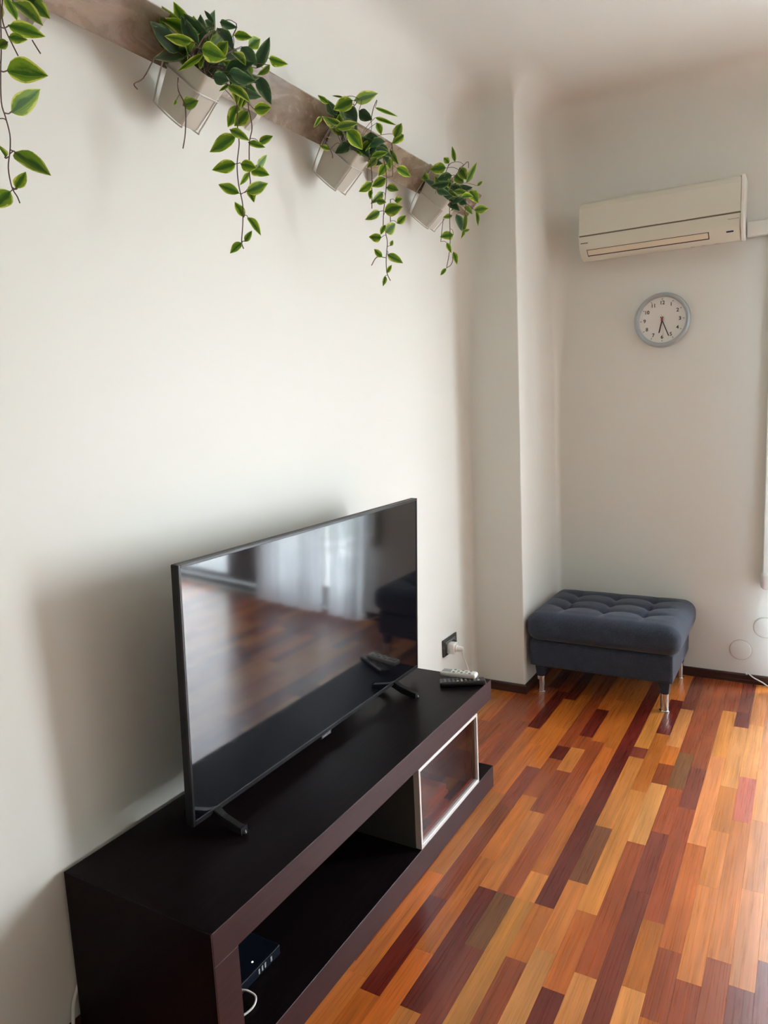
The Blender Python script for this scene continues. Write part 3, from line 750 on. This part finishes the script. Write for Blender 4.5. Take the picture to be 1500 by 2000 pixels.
# router
ro = thing('router', (.30, -.405, TB+.0005), 'flat navy router with tiny lights in the open cabinet bay', 'router')
b_ = BM(); b_.box(-.075, .075, -.098, .098, .004, .034, .003); b_.done('casing', M_router, ro)
for sx_ in (-.06, .06):
    for sy_ in (-.08, .08):
        b_ = BM(); b_.lathe([(0, 0), (.007, 0), (.007, .005), (0, .005)], 10); b_.done('foot', M_blackmat, ro, (sx_, sy_, 0))
M_ledon = mat('status_light', (.8, 1, .7, 1), .4); BS(M_ledon).inputs['Emission Color'].default_value = (.8, 1, .65, 1); BS(M_ledon).inputs['Emission Strength'].default_value = 1.6
for yy in (-.078, .012):
    b_ = BM(); b_.lathe([(0, 0), (.0028, 0), (.002, .0014), (0, .0018)], 10); b_.done('status_light', M_ledon, ro, (.050, yy, .034))
for yy in (.005, .018, .030, .055): 
    b_ = BM(); b_.box(.0745, .076, yy, yy+.006, .012, .026); b_.done('port', M_grey, ro)
b_ = BM(); b_.box(.0745, .077, -.092, .09, .0325, .0345, .0005, 1); b_.done('trim', M_bezel, ro)
cb = BM(); cb.tube(smooth_path([(.374, -.470, .112), (.392, -.462, .110), (.415, -.460, .102), (.425, -.480, .0955), (.420, -.51, .0935), (.40, -.545, .0935), (.36, -.58, .0935)]), .0028, 8)
tag(cb.done('router_cable', M_cable, smooth=True), 'white cable curling from the front of the navy router', 'cable')

# ------------------------------------------------------------------ television
TL = math.radians(2.2); TY0, TY1 = -.437, .840; TXB = .222; TZ0 = .500; TVH = .705
tv = thing('television', (.215, (TY0+TY1)/2, CH), 'large switched-off black flat television standing on the dark cabinet', 'television')
# local frame: panel axis tilted slightly forward
TM = Matrix.Translation((TXB-.215, 0, TZ0-CH)) @ Matrix.Rotation(TL, 4, 'Y')
hw = (TY1-TY0)/2
b_ = BM(); b_.box(-.026, -.001, -hw, hw, 0, TVH, .003, 2, TM); b_.done('casing', M_blackmat, tv)
b_ = BM(); b_.box(-.055, -.026, -hw*.72, hw*.72, .05, TVH*.62, .008, 2, TM); b_.done('back_cover', M_blackmat, tv)
b_ = BM(); bz = .0085
for (ya, yb, za, zb) in ((-hw, -hw+bz, 0, TVH), (hw-bz, hw, 0, TVH), (-hw+bz, hw-bz, TVH-bz, TVH), (-hw+bz, hw-bz, 0, .014)): b_.box(-.006, .0015, ya, yb, za, zb, .001, 1, TM)
b_.done('bezel', M_bezel, tv)
b_ = BM(); b_.box(-.004, -.0005, -hw+bz, hw-bz, .014, TVH-bz, 0, 1, TM); b_.done('screen', M_screen, tv)
yl = .173-(TY0+TY1)/2
b_ = BM(); b_.box(-.004, .0035, yl-.030, yl+.030, -.010, .002, .001, 1, TM); lg = b_.done('logo_tab', M_bezel, tv)
text_obj('SAMSUNG', .0105, 'lettering', M_silver, lg, TM @ Matrix.Translation((.0038, yl, -.0038)) @ Matrix.Rotation(PI/2, 4, 'Z') @ Matrix.Rotation(PI/2, 4, 'X'), .0003)
for yy, s_ in ((-.350, -1), (.648, 1)):
    yc_ = yy-(TY0+TY1)/2
    for xe in (.103, -.105):
        vs = []; fs = []
        # tapering blade leg from the panel underside to the toe
        prof = [(0 if xe > 0 else -.012, .056, .013), (xe*.35, .036, .012), (xe*.75, .024, .011), (xe, .018, .010)]
        for x_, zt, w_ in prof:
            zb_ = max(0, zt-.026) if x_ != xe else 0
            vs += [(x_, yc_-w_, zt), (x_, yc_+w_, zt), (x_, yc_+w_, zb_), (x_, yc_-w_, zb_)]
        for i in range(3):
            for k in range(4): k2 = (k+1) % 4; fs.append((i*4+k, i*4+k2, (i+1)*4+k2, (i+1)*4+k))
        fs.append((0, 1, 2, 3)); fs.append((15, 14, 13, 12))
        bb = BM(); bb.b.from_mesh(mesh('tmp', vs, fs)); bmesh.ops.bevel(bb.b, geom=list(bb.b.edges), offset=.0025, segments=2, affect='EDGES'); lg = bb.done('leg', M_blackmat, tv)
    b_ = BM(); b_.lathe([(0, 0), (.009, 0), (.010, .004), (.007, .011), (0, .012)], 14); b_.done('toe_cap', M_bezel, tv, (.100, yc_, 0), smooth=True)

# ------------------------------------------------------------------ remotes
def remote(name, L, Wd, H, m, loc, ang, label, btns, r=.006, tilt=0):
    t_ = thing(name, loc, label, 'remote control', rot=(tilt, 0, ang))
    vs, fs = rbox(L, Wd, H, r, 24, 10, 6)
    vs = [(v.x, v.y, v.z+H/2) for v in vs]
    link('body', mesh('body', vs, fs, True), m, t_)
    for (x_, y_, w_, h_, mm) in btns:
        b_ = BM(); b_.box(x_-w_/2, x_+w_/2, y_-h_/2, y_+h_/2, H-.001, H+.0016, .0006, 1); b_.done('button', mm, t_)
    return t_
bt = []
for i in range(9):
    for j in range(3):
        bt.append((-.070+i*.0165, -.012+j*.012, .008, .006, M_white if (i, j) in ((4, 0), (4, 1), (3, 0), (8, 0), (5, 1)) else M_grey))
RA = math.atan2(.53, .85)
remote('remote_control', .182, .050, .020, M_black, (.424, .836, CH+.0003), RA-.02, 'black television remote with grey buttons lying under the white one', bt, .007)
bt = [(-.048, 0, .036, .026, M_grey)]
for i in range(5):
    for j in range(3): bt.append((-.018+i*.0165, -.0125+j*.0125, .010, .007, M_green if (i == 0 and j != 1) else (M_acstrip if (i+j) % 2 else M_grey)))
remote('remote_control', .150, .046, .020, M_white, (.397, .862, CH+.0220), .12, 'white air conditioner remote resting on top of the black one', bt, .009)

# ------------------------------------------------------------------ wall socket, plug and cord
SYc, SZc = 1.605, .330
so = thing('wall_socket', (0, SYc, SZc), 'charcoal framed double socket plate low on the white wall', 'wall socket')
b_ = BM(); b_.box(.0005, .009, -.082, .082, -.045, .045, .003); b_.done('plate', M_plate, so)
b_ = BM(); b_.box(.008, .0115, -.060, .060, -.030, .030, .002); b_.done('insert', M_socket, so)
for yy in (-.032, .032):
    b_ = BM(); b_.lathe([(.019, .0), (.020, .003), (.016, .003), (.015, 0)], 24, Matrix.Translation((.0112, yy, 0)) @ Matrix.Rotation(PI/2, 4, 'Y')); b_.done('socket_ring', M_plate, so, smooth=True)
pl = thing('plug_adapter', (.0118, SYc-.030, SZc-.004), 'white block adapter plugged into the charcoal socket', 'plug')
b_ = BM(); b_.box(.0025, .042, -.026, .026, -.027, .027, .006, 3); b_.done('body', M_white, pl, smooth=True)
b_ = BM(); b_.lathe([(0, .040), (.019, .040), (.019, .050), (.014, .054), (0, .054)], 24, Matrix.Rotation(PI/2, 4, 'Y')); b_.done('socket_ring', M_white, pl, smooth=True)
p2 = thing('power_plug', (.0660, SYc-.030, SZc-.004), 'small round white plug pushed into the adapter', 'plug')
b_ = BM(); b_.lathe([(0, 0), (.015, 0), (.016, .006), (.013, .022), (.009, .030), (0, .031)], 20, Matrix.Rotation(PI/2, 4, 'Y')); b_.done('body', M_acstrip, p2, smooth=True)
b_ = BM(); b_.tube(smooth_path([(.020, 0, -.010), (.026, .01, -.05), (.040, .04, -.13), (.045, .055, -.20), (.03, .05, -.27), (-.03, -.1, -.318), (-.045, -.5, -.320)]), .0032, 8); b_.done('cord', M_cable, p2, smooth=True)
# cable on the wall at the near end of the cabinet
b_ = BM(); b_.tube(smooth_path([(.008, -.52, .26), (.008, -.62, .20), (.009, -.683, .115), (.018, -.702, .06), (.024, -.715, .015), (.03, -.80, .006), (.03, -.95, .006)]), .0045, 8)
tag(b_.done('hanging_cable', M_cable, smooth=True), 'white cord dropping from behind the near end of the cabinet', 'cable')
# cable at the foot of the back wall
b_ = BM(); b_.tube(smooth_path([(1.335, 2.519, .054), (1.345, 2.508, .056), (1.37, 2.500, .040), (1.41, 2.498, .022), (1.46, 2.48, .006), (1.60, 2.46, .006)]), .0035, 8)
b_.lathe([(0, 0), (.006, 0), (.006, .008), (0, .008)], 10, Matrix.Translation((1.335, 2.510, .050)))
tag(b_.done('thin_cable', M_cable, smooth=True), 'thin white cable lying over the skirting of the back wall', 'cable')

M_gap_shade = mat('grey_gap_shade', (.36, .33, .29, 1), .7)
# ------------------------------------------------------------------ wall caps
for (x_, z_, lab) in ((1.302, .180, 'lower round white cover disc on the back wall'), (1.416, .316, 'upper round white cover disc on the back wall beside the duct')):
    b_ = BM(); b_.lathe([(0, .0045), (.049, .0045), (.0515, .0038), (.052, .002), (.0545, .002), (.055, 0), (0, 0)], 48, Matrix.Rotation(PI/2, 4, 'X'))
    cd_ = tag(b_.done('cover_disc', M_wall, None, (x_, Y2-.0003, z_), smooth=True), lab, 'cover disc')
    b_ = BM(); b_.lathe([(.0548, .0004), (.0562, .0004), (.0562, .0012), (.0548, .0012)], 48, Matrix.Rotation(PI/2, 4, 'X'), closed=True); b_.done('edge_shade_ring', M_gap_shade, cd_, smooth=True)  # grey ring paints the thin shadow gap around the disc edge
# ------------------------------------------------------------------ duct
du = thing('cable_duct', (1.30, Y2, 2.355), 'white plastic duct running from the air conditioner and down the wall', 'duct')
b_ = BM(); b_.box(-.012, .190, -.045, -.001, -.036, .034, .004, 2); b_.done('duct_run', M_wall, du)
b_ = BM(); b_.box(.083, .170, -.052, -.0005, -.046, .044, .006, 2); b_.done('elbow', M_white, du)
b_ = BM(); b_.box(.098, .160, -.045, -.001, -1.74, -.046, .006, 2); b_.done('duct_drop', M_wall, du)
vs, fs = rbox(.078, .054, .10, .026, 14, 10, 14); b_ = BM(); b_.b.from_mesh(mesh('tmp', vs, fs)); b_.done('end_cap', M_white, du, (.129, -.0285, -1.775), smooth=True)

# ------------------------------------------------------------------ air conditioner
AX0, AX1 = .492, 1.282; YF = 2.335
ac = thing('air_conditioner', ((AX0+AX1)/2, Y2, 2.30), 'cream wall air conditioner with louvre flap above the clock', 'air conditioner')
def prism(bm, prof, x0, x1):   # prof (y, z)
    a = [bm.b.verts.new((x0, y, z)) for y, z in prof]; c = [bm.b.verts.new((x1, y, z)) for y, z in prof]; n = len(prof)
    for k in range(n): bm.b.faces.new((a[k], a[(k+1) % n], c[(k+1) % n], c[k]))
    bm.b.faces.new(a[::-1]); bm.b.faces.new(c)
hx = (AX1-AX0)/2; zz = 2.30
prof = [(0, .285), (-.14, .290), (-.172, .276), (-.180, .25), (-.186, .118), (-.187, .060), (-.181, .044), (-.135, .002), (-.115, -.006), (0, .012)]
b_ = BM(); prism(b_, prof, -hx, hx-.012); bmesh.ops.bevel(b_.b, geom=[e for e in b_.b.edges if abs(e.verts[0].co.x-e.verts[1].co.x) < 1e-6 and e.verts[0].co.y < -.01], offset=.006, segments=3, affect='EDGES')
b_.done('body', M_acbody, ac, smooth=True, ang=40)
b_ = BM(); prism(b_, [(0, .288), (-.142, .294), (-.176, .280), (-.186, .25), (-.192, .118), (-.193, .058), (-.186, .040), (-.136, -.002), (-.115, -.010), (0, .008)], hx-.0122, hx); b_.done('side_cap', M_acstrip, ac)
b_ = BM(); prism(b_, [(-.180, .268), (-.1845, .250), (-.1925, .118), (-.192, .1145), (-.180, .1145)], -hx+.004, hx-.014); bmesh.ops.bevel(b_.b, geom=list(b_.b.edges), offset=.001, segments=1, affect='EDGES'); b_.done('front_panel', M_acbody, ac)
b_ = BM(); b_.box(-hx+.004, hx-.014, -.1885, -.180, .1085, .114); b_.done('panel_gap', M_gap, ac)
# louvre on the sloping lower face: from (-.181,.044) to (-.135,.002)
sl = Vector((0, .046, -.042)).normalized(); nn = Vector((0, -.042, -.046)).normalized(); o0 = Vector((0, -.181, .044))
def slope_box(bm, x0, x1, s0, s1, h0, h1, bev=0):
    Mx = Matrix(((1, 0, 0), (0, sl.y, nn.y), (0, sl.z, nn.z))).to_4x4(); Mx.translation = o0
    # local axes: x, along slope, outward
    Mm = Matrix((( 1, 0, 0, o0.x), (0, sl.y, nn.y, o0.y), (0, sl.z, nn.z, o0.z), (0, 0, 0, 1)))
    bm.box(x0, x1, s0, s1, h0, h1, bev, 1, Mm)
xl0, xl1 = .532-(AX0+AX1)/2, 1.128-(AX0+AX1)/2
b_ = BM(); slope_box(b_, xl0, xl1, .004, .046, -.002, .0012); b_.done('louvre_slot', M_dark, ac)
b_ = BM(); slope_box(b_, xl0+.003, xl1-.004, .0062, .0395, .0, .0032, .001); b_.done('louvre_flap', M_acflap, ac)
b_ = BM(); slope_box(b_, 1.205-(AX0+AX1)/2, 1.237-(AX0+AX1)/2, .014, .022, -.001, .0015); b_.done('signal_window', M_led, ac)
b_ = BM(); b_.box(.503-(AX0+AX1)/2, .541-(AX0+AX1)/2, -.1880, -.186, .073, .078); b_.done('badge', M_socket, ac)
b_ = BM(); b_.box(1.212-(AX0+AX1)/2, 1.262-(AX0+AX1)/2, -.1878, -.186, .084, .087); b_.done('badge', mat('pale_print', (.42, .38, .30, 1), .5), ac)
for xx in (.15, .20, .26):
    b_ = BM(); b_.box(xx, xx+.018, -.112, -.104, -.010, -.003, .001, 1); b_.done('screw_cover', M_acbody, ac)

# ------------------------------------------------------------------ clock
CC = (.889, Y2, 1.957)
ck = thing('wall_clock', CC, 'round wall clock with grey rim and white face on the back wall', 'clock')
RX = Matrix.Rotation(PI/2, 4, 'X')     # local +z -> -y (into the room)
b_ = BM(); b_.lathe([(.118, .020), (.121, .034), (.127, .040), (.135, .038), (.1405, .028), (.142, .012), (.139, .001), (.112, .001), (.112, .020)], 72, RX, closed=True); b_.done('rim', M_clockrim, ck, smooth=True, ang=60)
b_ = BM(); b_.lathe([(0, .022), (.1185, .022), (.1185, .004), (0, .004)], 64, RX); b_.done('face', M_face, ck)
def clockM(x, z, d): return Matrix.Translation((x, -d, z)) @ Matrix.Rotation(PI/2, 4, 'X')
for h in range(1, 13):
    a = h*PI/6
    text_obj(str(h), .026, 'numeral', M_hand, ck, clockM(.089*math.sin(a), .089*math.cos(a), .0226), .0003)
    b_ = BM(); b_.box(-.0011, .0011, -.0238, -.0222, .104, .112, 0, 1, Matrix.Rotation(a, 4, 'Y')); b_.done('hour_mark', M_hand, ck)
def hand(name, ang, L, w, d, m, tail=.018):
    b_ = BM(); b_.box(-w/2, w/2, -d-.001, -d, -tail, L, 0, 1, Matrix.Rotation(ang, 4, 'Y')); b_.done(name, m, ck)
hand('hour_hand', math.radians(193), .068, .0055, .0252, M_hand); hand('minute_hand', math.radians(158), .092, .0048, .0275, M_hand); hand('second_hand', math.radians(174), .080, .0011, .0296, M_grey, .028)
b_ = BM(); b_.lathe([(0, .0235), (.006, .0235), (.006, .0315), (0, .032)], 20, RX); b_.done('hub', M_handred, ck, smooth=True)

# ------------------------------------------------------------------ ottoman
OX0, OX1, OY0, OY1 = .322, 1.046, 1.932, 2.500
ot = thing('ottoman', ((OX0+OX1)/2, (OY0+OY1)/2, 0), 'tufted slate blue fabric ottoman on chrome tipped legs in the corner', 'ottoman')
cx, cy = (OX0+OX1)/2, (OY0+OY1)/2
vs, fs = rbox(OX1-OX0, OY1-OY0, .142, .008, 30, 24, 8)
link('base', mesh('base', vs, fs, True), M_fabric, ot, (0, 0, .155+.071))
CXS, CYS = .756, .602; CZ = .148
bx = [-.215, -.005, .20]; by = [-.085, .045, .180]
BT_ = [(x, y) for x in (-.22, -.012, .19) for y in (-.095, .045, .185)]
def dz(v):
    v = v.copy(); hz = CZ/2
    # side bulge
    s = 1-(v.z/hz)**2
    if abs(v.x) > CXS/2-.10: v.x += math.copysign(.014*s, v.x)*(1-(2*v.y/CYS)**4*.5)
    if abs(v.y) > CYS/2-.10: v.y += math.copysign(.010*s, v.y)*(1-(2*v.x/CXS)**4*.5)
    if v.z > 0:
        w = v.z/hz
        ex = min(1, (CXS/2-abs(v.x))/.10); ey = min(1, (CYS/2-abs(v.y))/.10); ed = max(0, min(ex, 1))*max(0, min(ey, 1))
        h = .012*ed
        dep = 0
        for (x_, y_) in BT_:
            d2 = ((v.x-x_)**2+(v.y-y_)**2); dep += .030*math.exp(-d2/(2*.016**2))+.014*math.exp(-d2/(2*.045**2))
        cr_ = 0
        for x_ in (-.22, -.012, .19): cr_ = max(cr_, math.exp(-((v.x-x_)**2)/(2*.012**2))*sstep(-.29, -.18, v.y)*(1-sstep(.22, .29, v.y)))
        for y_ in (-.095, .045, .185): cr_ = max(cr_, math.exp(-((v.y-y_)**2)/(2*.012**2))*sstep(-.37, -.26, v.x)*(1-sstep(.26, .36, v.x)))
        v.z += w*(h-dep*ed-.010*cr_*ed)
    return v
vs, fs = rbox(CXS, CYS, CZ, .052, 96, 76, 16, dz)
cu = link('cushion', mesh('cushion', vs, fs, True), M_fabric, ot, (.010, -.008, .2975+CZ/2))
for (x_, y_) in BT_:
    b_ = BM(); b_.lathe([(0, -.004), (.008, -.003), (.009, 0), (.006, .003), (0, .004)], 12); b_.done('button', M_fabric, cu, (x_, y_, CZ/2-.030), smooth=True)
for lx, ly in ((.372, 1.972), (1.004, 1.972), (1.004, 2.462), (.372, 2.462)):
    b_ = BM(); vs = []
    for z_, h_ in ((.092, .020), (.158, .026)): vs += [(-h_, -h_, z_), (h_, -h_, z_), (h_, h_, z_), (-h_, h_, z_)]
    b_.b.from_mesh(mesh('tmp', vs, [(0, 3, 2, 1), (4, 5, 6, 7), (0, 1, 5, 4), (1, 2, 6, 5), (2, 3, 7, 6), (3, 0, 4, 7)]))
    bmesh.ops.bevel(b_.b, geom=list(b_.b.edges), offset=.004, segments=2, affect='EDGES')
    lg = b_.done('leg', M_fabric, ot, (lx-cx, ly-cy, 0))
    b_ = BM(); b_.lathe([(0, 0), (.025, 0), (.0255, .002), (.025, .005), (.0202, .0055), (.020, .012), (.020, .085), (.020, .0925), (0, .093)], 28); f_ = b_.done('chrome_tip', M_chrome, lg, smooth=True); f_['label'] = 'chrome leg tip'

# ------------------------------------------------------------------ shelf board with hanging pots
AL = .748; BX, BZ, BWD = .059, 2.492, .124
ca, sa = math.cos(AL), math.sin(AL)
bd = thing('wall_board', (BX, 0, BZ), 'long grey stained wooden board leaning out high on the left wall', 'board')
RB = Matrix(((ca, 0, sa), (0, 1, 0), (-sa, 0, ca))).to_4x4()   # local x = outward normal, z = up along the board
b_ = BM(); b_.box(-.014, 0, -1.9, 1.862, 0, BWD, .0015, 1, RB); b_.done('plank', M_board, bd)
for yy in (-1.5, -.5, .25, 1.0, 1.7):
    vs = [(-BX+.0005, -.01, -.03), (-.012, -.01, -.004), (.060, -.01, .075), (-BX+.0005, -.01, .10)]
    vs = vs+[(x, .01, z) for x, y, z in vs]
    link('bracket', mesh('bracket', vs, [(0, 1, 2, 3), (7, 6, 5, 4), (0, 4, 5, 1), (1, 5, 6, 2), (2, 6, 7, 3), (3, 7, 4, 0)]), M_wire, bd, (0, yy, 0))
PW, PL, PH, TP = .149, .092, .144, .756
PYC = {1: -.857, 2: -.120, 3: .620, 4: 1.351}
WHICH = {1: 'nearest', 2: 'second nearest', 3: 'third', 4: 'farthest'}
WH2 = {1: 'cropped by the left photo edge', 2: 'with the biggest crown, second from the left', 3: 'third from the left', 4: 'at the far end beside the pillar'}
def rrect(w, l, r, z, n=5):
    out = []
    for (sx_, sy_, a0) in ((1, 1, 0), (-1, 1, 90), (-1, -1, 180), (1, -1, 270)):
        for k in range(n+1):
            a = math.radians(a0+90*k/n); out.append(Vector((sx_*(w/2-r)+r*math.cos(a), sy_*(l/2-r)+r*math.sin(a), z)))
    return out
def loft(bm, rings, cap0=True, cap1=True):
    R = [[bm.b.verts.new(p) for p in r] for r in rings]; n = len(R[0])
    for i in range(len(R)-1):
        for k in range(n): bm.b.faces.new((R[i][k], R[i][(k+1) % n], R[i+1][(k+1) % n], R[i+1][k]))
    if cap0: bm.b.faces.new(R[0][::-1])
    if cap1: bm.b.faces.new(R[-1])
# leaf mesh variants: unit length along y (0..1), unit width along x (-.5...5)
def leaf_mesh(i):
    rnd = random.Random(100+i); ns = 9; vs = []; fs = []; uv = []
    curl = rnd.uniform(-.25, .12); fold = rnd.uniform(.10, .30); bend = rnd.uniform(-.22, .05); wob = rnd.uniform(0, 6)
    for j in range(ns+1):
        t = j/ns
        w = max(.0, (math.sin(PI*t**.82))**.85*(1-.25*t)*1.12) if 0 < j < ns else .02
        if j == ns: w = 0.004
        for k in range(-2, 3):
            s = k/2; x = s*.5*w; z = fold*abs(x)+bend*(t*t)+.02*math.sin(7*t+wob)*abs(s)+curl*x*x*2
            vs.append((x*(1+.03*math.sin(13*t+wob)), t, z)); uv.append((min(1, abs(s)*.92+.35*max(0, 2*t-1)**4), t+.0*s+ (0 if s > 0 else 3)))
    for j in range(ns):
        for k in range(4): a = j*5+k; fs.append((a, a+1, a+6, a+5))
    me = mesh('leaf', vs, fs, True); ul = me.uv_layers.new(name='UVMap')
    for lp in me.loops: ul.data[lp.index].uv = uv[lp.vertex_index]
    return me
LM = [leaf_mesh(i) for i in range(6)]; LMD = [leaf_mesh(i) for i in range(4)]
for m_ in LM: m_.materials.append(M_leaf)
for m_ in LMD: m_.materials.append(M_leafdark)
def place_leaf(parent, org, B, T, w, roll, tone):
    B, T = Vector(B), Vector(T); L = (T-B).length
    y = (T-B).normalized(); view = (Vector((1.5, -.9, 1.9))-B).normalized()
    x = y.cross(view)
    if x.length < .2: x = y.cross(Vector((1, 0, 0)))
    x.normalize(); x = Quaternion(y, math.radians(roll)) @ x; z = x.cross(y)
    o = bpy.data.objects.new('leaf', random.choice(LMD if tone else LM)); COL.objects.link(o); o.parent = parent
    Mx = Matrix((x*w, y*L, z*L*.8)).transposed().to_4x4(); Mx.translation = B-org; o.matrix_local = Mx
for k in (1, 2, 3, 4):
    org = Vector((.159, PYC[k], 2.482))   # rim centre
    R3 = Matrix(((ca, 0, sa), (0, 1, 0), (-sa, 0, ca))).to_4x4()
    def W_(u): return org+R3.to_3x3() @ Vector(u)
    pt = thing('plant_pot', org, 'white tapered rectangular pot hung on the board, '+WH2[k], 'plant pot', rot=(0, AL, 0))
    b_ = BM(); rings = [rrect(PW*TP*.94, PL*TP*.92, .010, -PH), rrect(PW*TP, PL*TP, .012, -PH+.006)]
    for t_ in (.7, .33): f_ = 1-(1-TP)*t_; rings.append(rrect(PW*f_, PL*f_, .014, -PH*t_))
    rings += [rrect(PW, PL, .015, -.002), rrect(PW, PL, .015, 0), rrect(PW-.005, PL-.005, .013, 0), rrect((PW-.005)*.93, (PL-.005)*.93, .012, -.035)]
    loft(b_, rings, True, False); b_.done('pot_body', M_pot, pt, smooth=True, ang=40)
    b_ = BM(); loft(b_, [rrect((PW-.005)*.93, (PL-.005)*.93, .012, -.030), rrect((PW-.005)*.92, (PL-.005)*.92, .012, -.033)]); b_.done('potting_foam', M_soil, pt)
    # wire holder
    wh = thing('wire_holder', org, 'white wire holder of the pot '+WH2[k], 'pot holder', rot=(0, AL, 0))
    f_ = 1-(1-TP)*.33; wr = .0022
    b_ = BM(); b_.tube([Vector(q) for q in rrect(PW*f_+.007, PL*f_+.007, .016, -PH*.33, 6)], wr, 8, closed=True); b_.done('ring', M_wire, wh, smooth=True)
    hx_ = PW/2
    for s_ in (-1, 1):
        yy = s_*(PL*f_/2+.0035)
        # loop under the pot: down the outer side, under, up the wall side, up over the board
        zt = -PH-.003
        back = -PW/2-.0035   # board face plane in local x
        path = [(PW*f_/2+.004, yy*.72, -PH*.33), (PW*TP/2+.006, yy*.70, -PH+.012), (PW*TP/2-.004, yy*.70, zt), (-PW*TP/2+.002, yy*.70, zt), (-PW*TP/2-.012, yy*.74, -PH+.012), (back+.0006, yy*.95, -PH*.40), (back+.0006, yy, -.02)]
        top = .069
        path += [(back+.0006, yy, top-.012), (back-.004, yy, top-.004), (back-.016, yy, top-.004), (back-.020, yy, top-.016), (back-.020, yy, top-.05)]
        b_ = BM(); b_.tube(smooth_path(path, 5), wr, 8); b_.done('hook_wire', M_wire, wh, smooth=True)
    # plant
    pn = thing('trailing_plant', org, {1: 'trailing variegated plant with large leaves at the left photo edge', 2: 'bushy trailing variegated plant, second from the left, vines hanging longest',
        3: 'trailing variegated plant in the third pot from the left', 4: 'small trailing variegated plant in the farthest pot beside the pillar'}[k], 'plant')
    for ch in STEMS[k]:
        b_ = BM(); b_.tube(smooth_path([Vector(q)-org for q in ch], 4), .0015 if k > 1 else .0013, 6); b_.done('stem', M_stem, pn, smooth=True)
    sp_ = [q for ch in STEMS[k] for q in smooth_path([Vector(q)-org for q in ch], 4)]
    mouth = W_((0, 0, -.02))-org; tw = BM()
    for (bx_, by_, bz_, tx_, ty_, tz_, w_, rl_, tn_) in LEAVES[k]:
        B_ = Vector((bx_, by_, bz_))-org; near = min(sp_, key=lambda q: (q-B_).length)
        d_ = (near-B_).length; src = near if d_ < .07 else mouth+Vector((0, max(-.03, min(.03, B_.y*.3)), 0))
        if d_ >= .07 and B_.z < -.10: src = near
        if (src-B_).length > .004: tw.tube(smooth_path([src, (src+B_)/2+Vector((.004, 0, .10*(src-B_).length)), B_], 3), .0010, 5)
        place_leaf(pn, org, (bx_, by_, bz_), (tx_, ty_, tz_), w_, rl_, tn_)
    tw_o = tw.done('twigs', M_stem, pn, smooth=True); tw_o['kind'] = 'stuff'
    # inner crown: leaves springing from the pot mouth
    rnd = random.Random(k*7)
    nfill = {1: 14, 2: 36, 3: 28, 4: 24}[k]
    for i in range(nfill):
        u = Vector((rnd.uniform(-.045, .055), rnd.uniform(-.035, .035), -.025)); ang = rnd.uniform(0, 2*PI)
        hgt = rnd.uniform(.02, .075); rad = rnd.uniform(.02, .06)
        d = Vector((math.cos(ang)*rad, math.sin(ang)*rad*1.5, hgt)); Bp = W_(u+d); ln = rnd.uniform(.070, .105)*(1 if k < 3 else .85)
        dd = (R3.to_3x3() @ Vector((math.cos(ang)*.8, math.sin(ang), rnd.uniform(-.1, .9)))).normalized()
        Tp = Bp+dd*ln
        if Tp.x < .10 or Bp.x < .08: Bp.x = max(Bp.x, .15); Tp.x = max(Tp.x, .13)
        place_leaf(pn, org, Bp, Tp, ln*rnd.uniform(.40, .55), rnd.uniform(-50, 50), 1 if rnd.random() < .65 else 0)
        b_ = BM(); b_.tube(smooth_path([W_(u)-org, (W_(u)+Bp)/2-org+Vector((0, 0, .012)), Bp-org], 3), .0014, 5); b_.done('stem', M_stem, pn, smooth=True)
